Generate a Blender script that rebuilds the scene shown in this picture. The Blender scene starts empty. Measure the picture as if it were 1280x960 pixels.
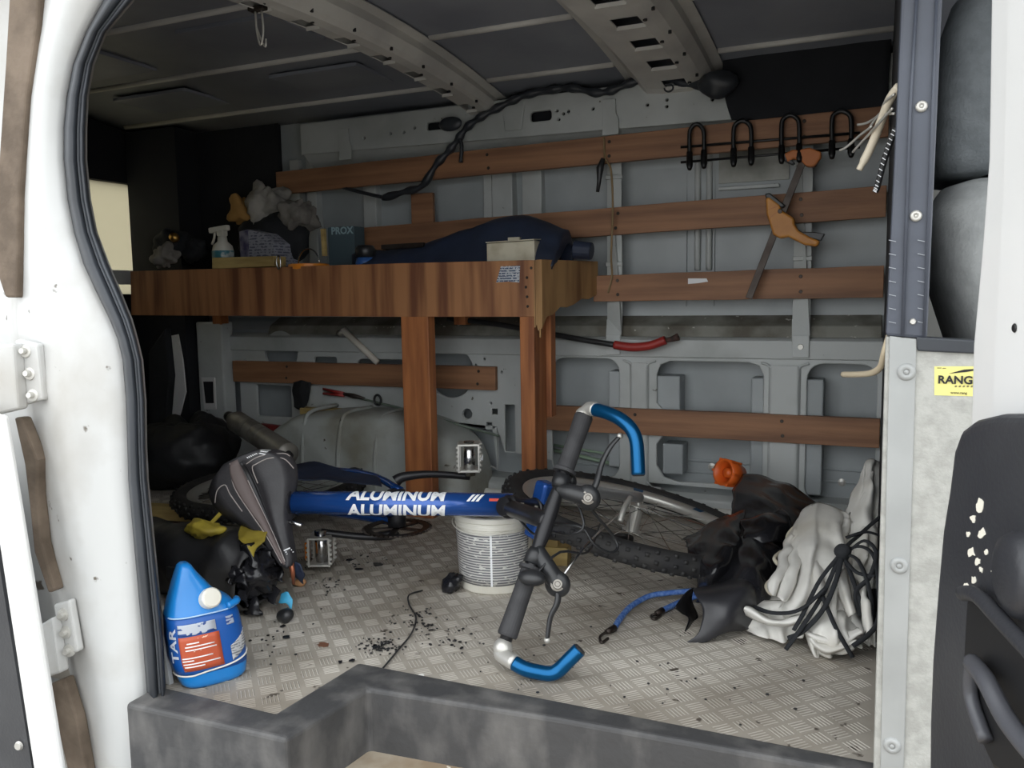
import bpy, bmesh, math, random
from mathutils import Vector, Matrix, noise
random.seed(7)
V = Vector
C = bpy.context.scene.collection

# ------------------------------------------------------------------ camera
FPX = 1043.15
RC = ((0.91612682, -0.02874875, 0.39985642),
      (0.40060761, 0.10298845, -0.91044326),
      (-0.01500649, 0.99426701, 0.10586745))
EYE = V((0, 0, 0.64))
cam = bpy.data.cameras.new('camera'); camo = bpy.data.objects.new('camera', cam); C.objects.link(camo)
cam.sensor_width = 36.0; cam.lens = FPX / 1280.0 * 36.0; cam.clip_start = 0.02; cam.clip_end = 300
camo.matrix_world = Matrix.Translation(EYE) @ Matrix(RC).to_4x4()
bpy.context.scene.camera = camo

# ------------------------------------------------------------------ sky, exposure
sc = bpy.context.scene
w = bpy.data.worlds.new('overcast'); sc.world = w; w.use_nodes = True
nt = w.node_tree; bg = nt.nodes['Background']
bg.inputs['Color'].default_value = (0.95, 0.98, 1.0, 1); bg.inputs['Strength'].default_value = 1.0
vs = sc.view_settings
vs.view_transform = 'Standard'; vs.look = 'None'; vs.gamma = 1.0; vs.use_curve_mapping = False
vs.exposure = 1.5

# ------------------------------------------------------------------ helpers
def ray(px, py):
    v = V((px - 640, 480 - py, -FPX)); return Matrix(RC) @ v
def W(px, py, y):                       # world point seen at a pixel, on the upright plane at depth y
    r = ray(px, py); return EYE + r * (y / r.y)
def F(px, py, z=0.0):                   # ... on the level plane at height z
    r = ray(px, py); return EYE + r * ((z - EYE.z) / r.z)
def lin(c): return tuple((x / 255 / 12.92 if x / 255 <= .04045 else ((x / 255 + .055) / 1.055) ** 2.4) for x in c)

ORG = {}
def link(o, parent=None):
    C.objects.link(o)
    if parent is not None: o.parent = parent
    return o
def props(o, label=None, cat=None, group=None, kind=None):
    if label: o['label'] = label
    if cat: o['category'] = cat
    if group: o['group'] = group
    if kind: o['kind'] = kind
    return o
def thing(name, loc, label, cat, group=None):
    o = bpy.data.objects.new(name, None); o.empty_display_size = .05; link(o); o.location = loc; ORG[o.name] = V(loc)
    return props(o, label, cat, group)
def obj(name, mb, mat, parent=None, smooth=False, bev=0, label=None, cat=None, group=None, kind=None, sub=0, seg=2, solid=0):
    bm = mb.bm if isinstance(mb, MB) else mb
    bmesh.ops.recalc_face_normals(bm, faces=bm.faces) if not getattr(mb, 'keep', False) else None
    if parent is not None: org = ORG[parent.name]
    else:
        xs = [v.co for v in bm.verts]
        org = V(((min(p.x for p in xs) + max(p.x for p in xs)) / 2, (min(p.y for p in xs) + max(p.y for p in xs)) / 2, min(p.z for p in xs)))
    bmesh.ops.translate(bm, verts=bm.verts, vec=-org)
    me = bpy.data.meshes.new(name); bm.to_mesh(me); bm.free()
    if smooth:
        for p in me.polygons: p.use_smooth = True
    me.materials.append(mat)
    o = bpy.data.objects.new(name, me); link(o, parent)
    if parent is None: o.location = org
    ORG[o.name] = org
    if solid:
        m = o.modifiers.new('thick', 'SOLIDIFY'); m.thickness = solid; m.offset = 0
    if bev:
        m = o.modifiers.new('bevel', 'BEVEL'); m.width = bev; m.segments = seg; m.limit_method = 'ANGLE'; m.angle_limit = math.radians(40)
    if sub:
        m = o.modifiers.new('sub', 'SUBSURF'); m.levels = sub; m.render_levels = sub
    return props(o, label, cat, group, kind)

def cr(p0, p1, p2, p3, t):
    return 0.5 * ((2 * p1) + (p2 - p0) * t + (2 * p0 - 5 * p1 + 4 * p2 - p3) * t * t + (3 * p1 - p0 - 3 * p2 + p3) * t ** 3)
def spl(pts, n=6, closed=False):
    pts = [V(p) for p in pts]; out = []; k = len(pts)
    for i in range(k if closed else k - 1):
        if closed: a, b, c, d = pts[i - 1], pts[i], pts[(i + 1) % k], pts[(i + 2) % k]
        else: a, b, c, d = pts[max(i - 1, 0)], pts[i], pts[i + 1], pts[min(i + 2, k - 1)]
        for j in range(n): out.append(cr(a, b, c, d, j / n))
    if not closed: out.append(pts[-1])
    return out
def fr(d):                                 # a frame with z along d
    d = V(d).normalized(); u = V((0, 0, 1)) if abs(d.z) < .9 else V((1, 0, 0))
    x = u.cross(d).normalized(); return x, d.cross(x), d
def nz(p, s=1.0, o=0): return noise.noise(V((p[0] * s + o, p[1] * s + o * 1.7, p[2] * s - o)))

class MB:
    def __init__(s): s.bm = bmesh.new()
    def face(s, vs):
        try: return s.bm.faces.new(vs)
        except ValueError: return None
    def pf(s, pts): return s.face([s.bm.verts.new(p) for p in pts])
    def box(s, a, b, jit=0):
        vs = [s.bm.verts.new((x + random.uniform(-jit, jit), y + random.uniform(-jit, jit), z + random.uniform(-jit, jit))) for x in (a[0], b[0]) for y in (a[1], b[1]) for z in (a[2], b[2])]
        for f in ((0, 1, 3, 2), (4, 6, 7, 5), (0, 4, 5, 1), (2, 3, 7, 6), (0, 2, 6, 4), (1, 5, 7, 3)): s.face([vs[i] for i in f])
        return s
    def beam(s, p0, p1, wd, h, up=(0, 0, 1)):  # box from p0 to p1; h along up, wd across
        p0, p1 = V(p0), V(p1); d = (p1 - p0).normalized(); x = d.cross(V(up)).normalized(); u = x.cross(d)
        vs = [s.bm.verts.new(p + x * (i * wd / 2) + u * (j * h / 2)) for p in (p0, p1) for i in (-1, 1) for j in (-1, 1)]
        for f in ((0, 1, 3, 2), (4, 6, 7, 5), (0, 4, 5, 1), (2, 3, 7, 6), (0, 2, 6, 4), (1, 5, 7, 3)): s.face([vs[i] for i in f])
        return s
    def tube(s, pts, r, n=8, closed=False, caps=True, flat=1.0):
        pts = [V(p) for p in pts]; k = len(pts); rings = []; px = None
        for i, p in enumerate(pts):
            a = pts[i - 1] if (closed or i > 0) else p; b = pts[(i + 1) % k] if (closed or i < k - 1) else p
            d = (b - a)
            if d.length < 1e-9: d = V((0, 0, 1))
            d.normalize()
            if px is None: x, y, _ = fr(d)
            else:
                x = (px - d * px.dot(d))
                if x.length < 1e-6: x, y, _ = fr(d)
                x.normalize(); y = d.cross(x)
            px = x; rr = r[i] if isinstance(r, (list, tuple)) else r
            rings.append([s.bm.verts.new(p + (x * math.cos(q) + y * math.sin(q) * flat) * rr) for q in [2 * math.pi * j / n for j in range(n)]])
        for i in range(k if closed else k - 1):
            A, B = rings[i], rings[(i + 1) % k]
            for j in range(n): s.face([A[j], A[(j + 1) % n], B[(j + 1) % n], B[j]])
        if caps and not closed: s.face(rings[0][::-1]); s.face(rings[-1])
        return s
    def cyl(s, p0, p1, r0, r1=None, n=16): return s.tube([p0, p1], [r0, r0 if r1 is None else r1], n)
    def lathe(s, prof, org, ax=(0, 0, 1), n=28, caps=False):
        x, y, d = fr(ax); org = V(org); R = []
        for r, h in prof: R.append([s.bm.verts.new(org + d * h + (x * math.cos(q) + y * math.sin(q)) * r) for q in [2 * math.pi * j / n for j in range(n)]])
        for A, B in zip(R, R[1:]):
            for j in range(n): s.face([A[j], A[(j + 1) % n], B[(j + 1) % n], B[j]])
        if caps: s.face(R[0][::-1]); s.face(R[-1])
        return s
    def prism(s, pts, vec):
        vec = V(vec); a = [s.bm.verts.new(p) for p in pts]; b = [s.bm.verts.new(V(p) + vec) for p in pts]; k = len(pts)
        s.face(a[::-1]); s.face(b)
        for i in range(k): s.face([a[i], a[(i + 1) % k], b[(i + 1) % k], b[i]])
        return s
    def grid(s, P, closed=False):            # P: rows of points
        vv = [[s.bm.verts.new(p) for p in row] for row in P]; m = len(vv[0])
        for A, B in zip(vv, vv[1:]):
            for j in range(m if closed else m - 1): s.face([A[j], A[(j + 1) % m], B[(j + 1) % m], B[j]])
        return vv
    def sheet(s, ctrl, n=8, amp=0.0, sc_=20, seed=0):
        rows = [spl(r, n) for r in ctrl]; cols = list(zip(*rows)); g = [spl(c, n) for c in cols]
        P = [[p + V((nz(p, sc_, seed), nz(p, sc_, seed + 9), nz(p, sc_, seed + 21))) * amp for p in col] for col in g]
        s.grid(P); return s
    def ell(s, c, r, n=20, m=12, rot=None, amp=0, sc_=10, seed=0, ridge=0, flatz=None):
        c = V(c); P = []
        for i in range(m + 1):
            th = math.pi * i / m; row = []
            for j in range(n):
                ph = 2 * math.pi * j / n
                p = V((r[0] * math.sin(th) * math.cos(ph), r[1] * math.sin(th) * math.sin(ph), r[2] * math.cos(th)))
                if rot: p = rot @ p
                q = c + p
                k = nz(q, sc_, seed) * amp + (abs(nz(q, sc_ * 1.7, seed + 5)) - .25) * ridge
                q = q + p.normalized() * k
                if flatz is not None and q.z < flatz: q.z = flatz
                row.append(q)
            P.append(row)
        s.grid(P, True); bmesh.ops.remove_doubles(s.bm, verts=s.bm.verts, dist=1e-5); return s
    def add_mesh(s, vs, fs, f):
        bv = [s.bm.verts.new(f(v)) for v in vs]
        for q in fs: s.face([bv[i] for i in q])
        return s

def curve_mesh(loops, depth, bev=0, res=1):
    """flat plate with holes, loops = lists of 2-D points; returns verts, faces with z in [-depth/2, depth/2]"""
    cu = bpy.data.curves.new('c', 'CURVE'); cu.dimensions = '2D'; cu.fill_mode = 'BOTH'; cu.extrude = depth / 2; cu.bevel_depth = bev; cu.bevel_resolution = res
    for lp in loops:
        sp = cu.splines.new('POLY'); sp.points.add(len(lp) - 1); sp.use_cyclic_u = True
        for q, p in zip(sp.points, lp): q.co = (p[0], p[1], 0, 1)
    o = bpy.data.objects.new('c', cu); me = o.to_mesh()
    vs = [v.co.copy() for v in me.vertices]; fs = [tuple(p.vertices) for p in me.polygons]
    o.to_mesh_clear(); bpy.data.objects.remove(o); bpy.data.curves.remove(cu)
    return vs, fs
def text_mesh(t, size, ext=0.0, bold=0.0, align='LEFT', shear=0.0):
    cu = bpy.data.curves.new('t', 'FONT'); cu.body = t; cu.size = size; cu.extrude = ext; cu.offset = bold; cu.align_x = align; cu.resolution_u = 3; cu.shear = shear
    o = bpy.data.objects.new('t', cu); me = o.to_mesh()
    vs = [v.co.copy() for v in me.vertices]; fs = [tuple(p.vertices) for p in me.polygons]
    o.to_mesh_clear(); bpy.data.objects.remove(o); bpy.data.curves.remove(cu)
    return vs, fs
def rrect(x0, z0, x1, z1, r, n=5):
    o = []
    for cx, cz, a in ((x1 - r, z1 - r, 0), (x0 + r, z1 - r, 90), (x0 + r, z0 + r, 180), (x1 - r, z0 + r, 270)):
        for i in range(n + 1):
            t = math.radians(a + 90 * i / n); o.append((cx + r * math.cos(t), cz + r * math.sin(t)))
    return o
def circ(x, z, r, n=20, rz=None): return [(x + r * math.cos(2 * math.pi * i / n), z + (rz or r) * math.sin(2 * math.pi * i / n)) for i in range(n)]
def plate(loops, y, th, bev=0):              # plate standing in x-z at depth y (front face)
    vs, fs = curve_mesh(loops, th - 2 * bev, bev); mb = MB(); mb.add_mesh(vs, fs, lambda v: V((v.x, y + th / 2 + v.z, v.y))); return mb

# ------------------------------------------------------------------ materials
MATS = {}
def mat(name, col, rough=.5, metal=0, col2=None, scale=6, stretch=(1, 1, 1), lo=.4, hi=.62, bump=0, bscale=60, bstretch=None, speck=None, spscale=90, splo=.68, coat=0, alpha=None, detail=6, sheen=0):
    m = bpy.data.materials.new(name); m.use_nodes = True; t = m.node_tree; N = t.nodes; L = t.links; b = N['Principled BSDF']
    b.inputs['Base Color'].default_value = (*lin(col), 1); b.inputs['Roughness'].default_value = rough; b.inputs['Metallic'].default_value = metal
    if coat: b.inputs['Coat Weight'].default_value = coat
    tc = N.new('ShaderNodeTexCoord'); mp = N.new('ShaderNodeMapping'); mp.inputs['Scale'].default_value = stretch; L.new(tc.outputs['Object'], mp.inputs['Vector'])
    out = None
    if col2:
        n = N.new('ShaderNodeTexNoise'); n.inputs['Scale'].default_value = scale; n.inputs['Detail'].default_value = detail; L.new(mp.outputs[0], n.inputs['Vector'])
        r = N.new('ShaderNodeMapRange'); r.inputs['From Min'].default_value = lo; r.inputs['From Max'].default_value = hi; L.new(n.outputs['Fac'], r.inputs['Value'])
        x = N.new('ShaderNodeMix'); x.data_type = 'RGBA'; x.inputs[6].default_value = (*lin(col), 1); x.inputs[7].default_value = (*lin(col2), 1)
        L.new(r.outputs[0], x.inputs[0]); out = x.outputs[2]
    if speck:
        n = N.new('ShaderNodeTexNoise'); n.inputs['Scale'].default_value = spscale; n.inputs['Detail'].default_value = 4; L.new(tc.outputs['Object'], n.inputs['Vector'])
        r = N.new('ShaderNodeMapRange'); r.inputs['From Min'].default_value = splo; r.inputs['From Max'].default_value = splo + .04; L.new(n.outputs['Fac'], r.inputs['Value'])
        x = N.new('ShaderNodeMix'); x.data_type = 'RGBA'; x.inputs[7].default_value = (*lin(speck), 1)
        if out: L.new(out, x.inputs[6])
        else: x.inputs[6].default_value = (*lin(col), 1)
        L.new(r.outputs[0], x.inputs[0]); out = x.outputs[2]
    if out: L.new(out, b.inputs['Base Color'])
    if bump:
        n = N.new('ShaderNodeTexNoise'); n.inputs['Scale'].default_value = bscale; n.inputs['Detail'].default_value = 5
        if bstretch:
            m2 = N.new('ShaderNodeMapping'); m2.inputs['Scale'].default_value = bstretch; L.new(tc.outputs['Object'], m2.inputs['Vector']); L.new(m2.outputs[0], n.inputs['Vector'])
        else: L.new(tc.outputs['Object'], n.inputs['Vector'])
        bp = N.new('ShaderNodeBump'); bp.inputs['Strength'].default_value = bump; bp.inputs['Distance'].default_value = .004; L.new(n.outputs['Fac'], bp.inputs['Height']); L.new(bp.outputs[0], b.inputs['Normal'])
    MATS[name] = m; return m
def print_mat(name, paper, ink, rows=170, dens=.5, cols=22):
    """fine print: rows of broken ink lines, flat print on a label (object z = up)"""
    m = bpy.data.materials.new(name); m.use_nodes = True; t = m.node_tree; N = t.nodes; L = t.links; b = N['Principled BSDF']; b.inputs['Roughness'].default_value = .45
    tc = N.new('ShaderNodeTexCoord'); sp = N.new('ShaderNodeSeparateXYZ'); L.new(tc.outputs['Object'], sp.inputs[0])
    a = N.new('ShaderNodeMath'); a.operation = 'MULTIPLY'; a.inputs[1].default_value = rows; L.new(sp.outputs['Z'], a.inputs[0])
    f = N.new('ShaderNodeMath'); f.operation = 'FRACT'; L.new(a.outputs[0], f.inputs[0])
    g = N.new('ShaderNodeMath'); g.operation = 'GREATER_THAN'; g.inputs[1].default_value = .42; L.new(f.outputs[0], g.inputs[0])
    mp = N.new('ShaderNodeMapping'); mp.inputs['Scale'].default_value = (cols * 6, cols * 6, rows); L.new(tc.outputs['Object'], mp.inputs['Vector'])
    n = N.new('ShaderNodeTexNoise'); n.inputs['Scale'].default_value = 1; n.inputs['Detail'].default_value = 3; L.new(mp.outputs[0], n.inputs['Vector'])
    h = N.new('ShaderNodeMath'); h.operation = 'GREATER_THAN'; h.inputs[1].default_value = 1 - dens; L.new(n.outputs['Fac'], h.inputs[0])
    k = N.new('ShaderNodeMath'); k.operation = 'MULTIPLY'; L.new(g.outputs[0], k.inputs[0]); L.new(h.outputs[0], k.inputs[1])
    x = N.new('ShaderNodeMix'); x.data_type = 'RGBA'; x.inputs[6].default_value = (*lin(paper), 1); x.inputs[7].default_value = (*lin(ink), 1); L.new(k.outputs[0], x.inputs[0]); L.new(x.outputs[2], b.inputs['Base Color'])
    return m

PAINT = mat('van_paint', (194, 195, 194), .4, 0, (164, 160, 153), 4.5, lo=.48, hi=.72, speck=(96, 88, 78), spscale=28, splo=.70, coat=.3)
PAINTCLEAN = mat('door_paint', (224, 224, 223), .4, 0, (214, 214, 212), 3, coat=.3)
GREY = mat('interior_grey_paint', (190, 194, 193), .45, 0, (168, 172, 170), 5, lo=.45, hi=.7, speck=(92, 88, 80), spscale=40, splo=.72)
SKIN = mat('outer_skin_grey', (170, 176, 178), .45, 0, (154, 160, 162), 4)
ROOFM = mat('roof_grey', (146, 150, 158), .5, 0, (128, 132, 142), 3)
RIBM = mat('roof_rib_grey', (206, 204, 198), .45, 0, (186, 184, 180), 6)
FLOORM = mat('dirty_tread_plate', (188, 181, 170), .6, .1, (138, 130, 118), 3.5, lo=.40, hi=.68, speck=(84, 76, 68), spscale=34, splo=.66)
TREADM = mat('tread_bar_metal', (206, 201, 192), .5, .1, (144, 136, 125), 3.5, lo=.40, hi=.68)
SILLM = mat('scuffed_black_rubber', (64, 64, 65), .6, 0, (112, 110, 108), 16, stretch=(1, 1, .5), lo=.46, hi=.8, bump=.5, bscale=40, speck=(170, 168, 164), spscale=22, splo=.74)
STEPM = mat('step_dirt', (168, 156, 138), .8, 0, (140, 122, 100), 12, speck=(220, 214, 200), spscale=60)
RUBBER = mat('black_seal_rubber', (42, 45, 50), .42, 0, (54, 58, 64), 6)
FOAM = mat('dirty_brown_foam', (118, 104, 90), .85, 0, (90, 78, 66), 14, bump=.4, bscale=80)
BOARD = mat('reddish_board', (160, 116, 84), .6, 0, (122, 86, 62), 7, stretch=(.35, 4, 5), lo=.36, hi=.68, bump=.2, bscale=20, bstretch=(1, 10, 12), speck=(66, 42, 30), spscale=26, splo=.76)
PLY = mat('plywood_figure', (168, 118, 78), .6, 0, (110, 68, 45), 12, stretch=(1.8, 2, .14), lo=.42, hi=.64, bump=.15, bscale=30, bstretch=(4, 4, .6), detail=3)
PLYEND = mat('plywood_end', (176, 138, 92), .65, 0, (128, 92, 58), 11, stretch=(1, 1.6, .25), lo=.42, hi=.68, detail=4)
STUD = mat('stud_wood', (176, 112, 66), .6, 0, (132, 78, 46), 12, stretch=(3, 3, .3), lo=.4, hi=.68, speck=(214, 176, 140), spscale=30, splo=.72, bump=.2, bscale=30, bstretch=(5, 5, .6))
PALE = mat('pale_lumber', (196, 172, 112), .65, 0, (160, 136, 84), 9, stretch=(.5, 4, 4))
BLACKM = mat('black_wire_coating', (22, 23, 25), .4)
BLACKP = mat('black_plastic', (34, 35, 37), .38, 0, (46, 47, 49), 10)
BLACKF = mat('black_fabric', (34, 36, 40), .85, 0, (26, 28, 31), 12, bump=.3, bscale=140)
BAGM = mat('black_bag_film', (24, 24, 27), .22, 0, (36, 36, 40), 9, bump=.25, bscale=26)
NAVY = mat('navy_tarp', (44, 54, 76), .55, 0, (34, 42, 60), 8, bump=.25, bscale=30)
WHITEC = mat('white_tarp', (218, 216, 210), .6, 0, (192, 187, 176), 7, lo=.5, hi=.75, bump=.35, bscale=30)
ORANGE = mat('orange_plastic', (216, 98, 34), .4)
CLAMPO = mat('clamp_amber', (206, 142, 62), .45, 0, (186, 122, 48), 14)
CLAMPH = mat('clamp_head_orange', (190, 112, 56), .5)
STEELD = mat('dark_steel', (72, 66, 62), .45, .7, (56, 48, 44), 20)
CHROME = mat('chrome', (205, 205, 205), .2, 1.0)
ALU = mat('satin_aluminium', (200, 198, 192), .38, .55)
BOLTM = mat('dull_bolt', (196, 194, 188), .4, .5)
BLUEF = mat('bike_blue', (36, 82, 158), .25, .4, coat=.5)
BLUEA = mat('anodised_blue', (14, 86, 134), .28, .7)
WHITEP = mat('white_print', (236, 238, 240), .5)
GRIPM = mat('grip_rubber', (58, 58, 60), .7, 0, (48, 48, 50), 30)
BIKEBLK = mat('bike_black', (34, 34, 37), .38, .2)
TYREM = mat('tyre_rubber', (38, 38, 40), .75, 0, (52, 51, 50), 24)
BUCK = mat('bucket_white', (220, 218, 208), .4, 0, (206, 202, 190), 8)
JUGB = mat('jug_blue', (26, 122, 196), .32, 0, coat=.3)
JUGD = mat('jug_label_blue', (18, 80, 156), .35)
VINYL = mat('slate_vinyl', (76, 81, 92), .5, 0, (66, 70, 80), 5, bump=.2, bscale=40)
CARPET = mat('grey_carpet_board', (172, 172, 167), .8, 0, (156, 156, 151), 60, bump=.25, bscale=300)
STRIPM = mat('aluminium_strip', (166, 168, 167), .5, .2, (154, 156, 155), 7)
SEATG = mat('seat_fabric', (172, 175, 175), .85, 0, (158, 161, 161), 40, bump=.3, bscale=200)
SEATD = mat('headrest_fabric', (124, 130, 134), .85, 0, (112, 118, 122), 40, bump=.3, bscale=220)
CABM = mat('cab_trim_grey', (150, 150, 146), .7)
DARKTRIM = mat('black_felt_and_shade', (24, 26, 31), .9, 0, (31, 33, 38), 5)  # black trim felt; also colours the added rear shade panel
DOORBLK = mat('door_trim_black', (48, 49, 53), .4, 0, (60, 61, 64), 5, bump=.12, bscale=200)
REDH = mat('red_sleeve', (176, 56, 50), .45, 0, (150, 44, 40), 12)
CREAM = mat('cream_cable', (204, 190, 164), .5)
GREYCLOTH = mat('grey_rag', (140, 136, 130), .9, 0, (104, 100, 96), 14, bump=.4, bscale=60)
YEL = mat('yellow_strap', (172, 154, 54), .6, 0, (136, 120, 42), 14)
DUFF = mat('scuffed_black_vinyl', (38, 38, 40), .5, 0, (58, 55, 50), 6, lo=.5, hi=.75, bump=.4, bscale=24)
BLUEROPE = mat('blue_cord', (54, 92, 160), .7, 0, (96, 128, 182), 160)
GROUND = mat('concrete_ground', (168, 164, 158), .9, 0, (150, 146, 140), 3)

# ------------------------------------------------------------------ ground outside
g = MB(); g.box((-30, -30, -.60), (30, 30, -.55)); obj('ground', g, GROUND, kind='structure', label='pale concrete ground outside under the van', cat='ground')

# ------------------------------------------------------------------ floor, sill, step
fl = MB(); fl.prism([(-2.6, .965, -.02), (-.832, .965, -.02), (-.817, 1.165, -.02), (.03, 1.165, -.02), (.03, 2.47, -.02), (-2.6, 2.47, -.02)], (0, 0, .02))
floor = obj('floor', fl, FLOORM, kind='structure', label='dirty aluminium tread plate floor of the van', cat='floor')
tb = MB(); P = .036; s2 = math.sqrt(.5)
for i in range(-90, 90):
    for j in range(-90, 90):
        u, v = i * P, j * P; cx, cy = (u - v) * s2 - .8, (u + v) * s2 + 1.7
        if not (-2.3 < cx < .0 and .985 < cy < 2.36): continue
        if cx > -.85 and cy < 1.19: continue
        a = (i + j) % 2
        for k in range(5):
            o_ = (k - 2) * .0062; L_ = .0135; wd = .0013
            du, dv = ((1, 0), (0, 1))[a], ((0, 1), (1, 0))[a]
            def pt(l, q, z): 
                uu = u + du[0] * l + dv[0] * q + du[0] * 0 + dv[0] * o_; vv = v + du[1] * l + dv[1] * q + dv[1] * o_
                return ((uu - vv) * s2 - .8, (uu + vv) * s2 + 1.7, z)
            A = [tb.bm.verts.new(pt(l, q, .0001)) for l, q in ((-L_, -wd), (L_, -wd), (L_, wd), (-L_, wd))]
            B = [tb.bm.verts.new(pt(l, q, .0008)) for l, q in ((-L_ * .85, 0), (L_ * .85, 0))]
            tb.face([A[0], A[1], B[1], B[0]]); tb.face([A[2], A[3], B[0], B[1]]); tb.face([A[1], A[2], B[1]]); tb.face([A[3], A[0], B[0]])
obj('tread_bars', tb, TREADM, floor, kind='stuff')

sl = MB(); sl.prism([(-1.075, .972, -.12), (-.832, .972, -.12), (-.815, 1.17, -.12), (.04, 1.17, -.12), (.04, 1.135, -.12), (-.42, 1.117, -.12), (-.745, 1.092, -.12), (-.768, .915, -.12), (-1.075, .905, -.12)], (0, 0, .127))
obj('trim_1', sl, SILLM, bev=.007, seg=3, kind='structure', label='scuffed black rubber door sill with a stepped corner', cat='sill')
st = MB(); st.prism([(-.80, .5, -.12), (.3, .5, -.12), (.3, 1.15, -.12), (-.80, 1.15, -.12)], (0, 0, .02))
obj('trim_2', st, STEPM, kind='structure', label='dusty beige step well below the door sill', cat='step')
rk = MB(); rk.box((-1.1, .80, -.42), (.3, .905, -.121)); obj('trim_3', rk, SILLM, bev=.01, kind='structure', label='dark rocker panel under the side doorway', cat='sill')

# ------------------------------------------------------------------ roof
def roofz(y): return 1.285 + .02 - .06 * ((y - 1.7) / .75) ** 2
def ribz(y): return 1.235 - .035 * ((y - 1.75) / .62) ** 2
R_ = MB(); ys = [.93 + 1.55 * i / 16 for i in range(17)]
R_.grid([[V((x, y, roofz(y) + .0)) for x in (-2.6, -1.6, -.6, .4, 1.3)] for y in ys])
roof = obj('ceiling', R_, ROOFM, smooth=True, kind='structure', label='grey sheet metal roof of the van seen from inside', cat='ceiling', solid=.012)
def rib(xl, s0, s1, xr, h0, h1):
    # hat section along y with real slots in its lowest strip
    m = MB(); n = 46; prof = []; w_ = s1 - s0
    for i in range(n + 1):
        y = .97 + (2.40 - .97) * i / n; z = ribz(y) if y < 2.34 else ribz(y) - (y - 2.34) * .25
        zr = roofz(y) - .012
        prof.append([V((xl - .012, y, zr)), V((xl + .012, y, zr - .006)), V((s0, y, z)), V((s0 + h0 * w_, y, z - .005)), V((s0 + h1 * w_, y, z - .005)), V((s1, y, z - .001)), V((s1 + .35 * (xr - s1), y, z + .12 * (zr - z))), V((s1 + .75 * (xr - s1), y, z + .5 * (zr - z))), V((xr - .012, y, zr - .006)), V((xr + .014, y, zr))])
    vv = [[m.bm.verts.new(p) for p in r] for r in prof]
    for i in range(n):
        for j in range(9):
            if j == 3 and i % 5 in (2, 3): continue
            m.face([vv[i][j], vv[i][j + 1], vv[i + 1][j + 1], vv[i + 1][j]])
    o = obj('roof_rib', m, RIBM, roof, smooth=False, solid=.0025)
    for i in range(9):                        # lipped slot edges and bolt holes
        y = .97 + 1.43 * (i * 5 + 4) / n; zz = ribz(y) - .006
        h = MB(); h.cyl((s0 + (h1 + .06) * w_, y - .03, zz - .0015), (s0 + (h1 + .06) * w_, y - .03, zz + .003), .005, n=10); obj('bolt_hole', h, BLACKM, o)
        h = MB(); h.box((s0 + (h0 - .02) * w_, y - .001, zz - .005), (s0 + (h1 + .02) * w_, y + .002, zz + .004)); obj('slot_lip', h, RIBM, o)
        h = MB(); h.cyl((s1 + .3 * (xr - s1), y - .07, ribz(y) - .001), (s1 + .3 * (xr - s1), y - .07, ribz(y) + .006), .004, n=10); obj('bolt_hole', h, BLACKM, o)
    return o
rib(-1.185, -1.17, -1.105, -1.075, .12, .62); rib(-.665, -.61, -.47, -.415, .42, .86)
for y in (1.55, 1.93, 2.27):
    for x0, x1 in ((-2.5, -1.2), (-1.06, -.68), (-.40, .02)):
        s = MB(); s.tube([V((x0, y, roofz(y) - .008)), V((x1, y, roofz(y) - .008))], .009, 8); obj('roof_seam', s, RIBM, roof, smooth=True)
for x, y in ((-1.45, 1.72), (-2.05, 1.75), (-1.48, 2.1), (-2.1, 2.1)):
    s = MB(); s.box((x - .15, y - .1, roofz(y) - .016), (x + .15, y + .1, roofz(y) - .006)); obj('damping_pad', s, ROOFM, roof, bev=.002)
hd = MB(); hd.box((-1.3, .90, 1.15), (1.3, 1.0, 1.34)); obj('trim_4', hd, PAINT, kind='structure', label='white header above the side doorway', cat='trim')

# ------------------------------------------------------------------ far wall
wb = MB()
prof = [(2.47, 0), (2.475, .2), (2.475, .44), (2.47, .50), (2.43, .515), (2.41, .53), (2.44, .556), (2.462, .57), (2.465, .8), (2.455, 1.0), (2.44, 1.13), (2.43, 1.28)]
wb.grid([[V((x, y, z)) for x in [-2.6 + 2.62 * i / 12 for i in range(13)]] for y, z in prof])
wall = obj('wall_far', wb, SKIN, kind='structure', label='grey sheet metal side wall behind the wooden boards', cat='wall', solid=.01)
# lower inner frame with pressed openings
def hz(px, py, y=2.38): p = W(px, py, y); return (p.x, p.z)
outer = [(-2.28, .02), (.014, .02), (.014, .50), (-2.28, .50)]
holes = [rrect(-.915, .085, -.695, .452, .045), rrect(-.175, .06, .006, .447, .045),
         # opening 2 has a step at the lower left
         [(-.59 + .04 * (1 - math.cos(t)), 0) for t in ()] or [(-.545, .447), (-.325, .447), (-.296, .437), (-.283, .41), (-.283, .13), (-.296, .103), (-.325, .093), (-.52, .088), (-.565, .10), (-.588, .135), (-.588, .20), (-.57, .225), (-.57, .30), (-.588, .32), (-.588, .405), (-.577, .435)],
         circ(-1.262, .395, .086, 28), circ(-1.205, .262, .02, 14), circ(-1.94, .452, .075, 24),
         rrect(-1.075, .145, -1.035, .30, .006), [(-1.30, .235), (-1.10, .225), (-1.10, .085), (-1.19, .12), (-1.22, .19)],
         rrect(-1.80, .40, -1.70, .44, .012), rrect(-1.62, .36, -1.42, .435, .02), rrect(-2.20, .21, -2.13, .36, .02), rrect(-2.06, .215, -1.90, .335, .01)]
for x in (-.975, -.93, -.66, -.62, -.41, -.16, -.09): holes.append(circ(x, .475 + random.uniform(-.006, .006), .006, 8))
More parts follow.
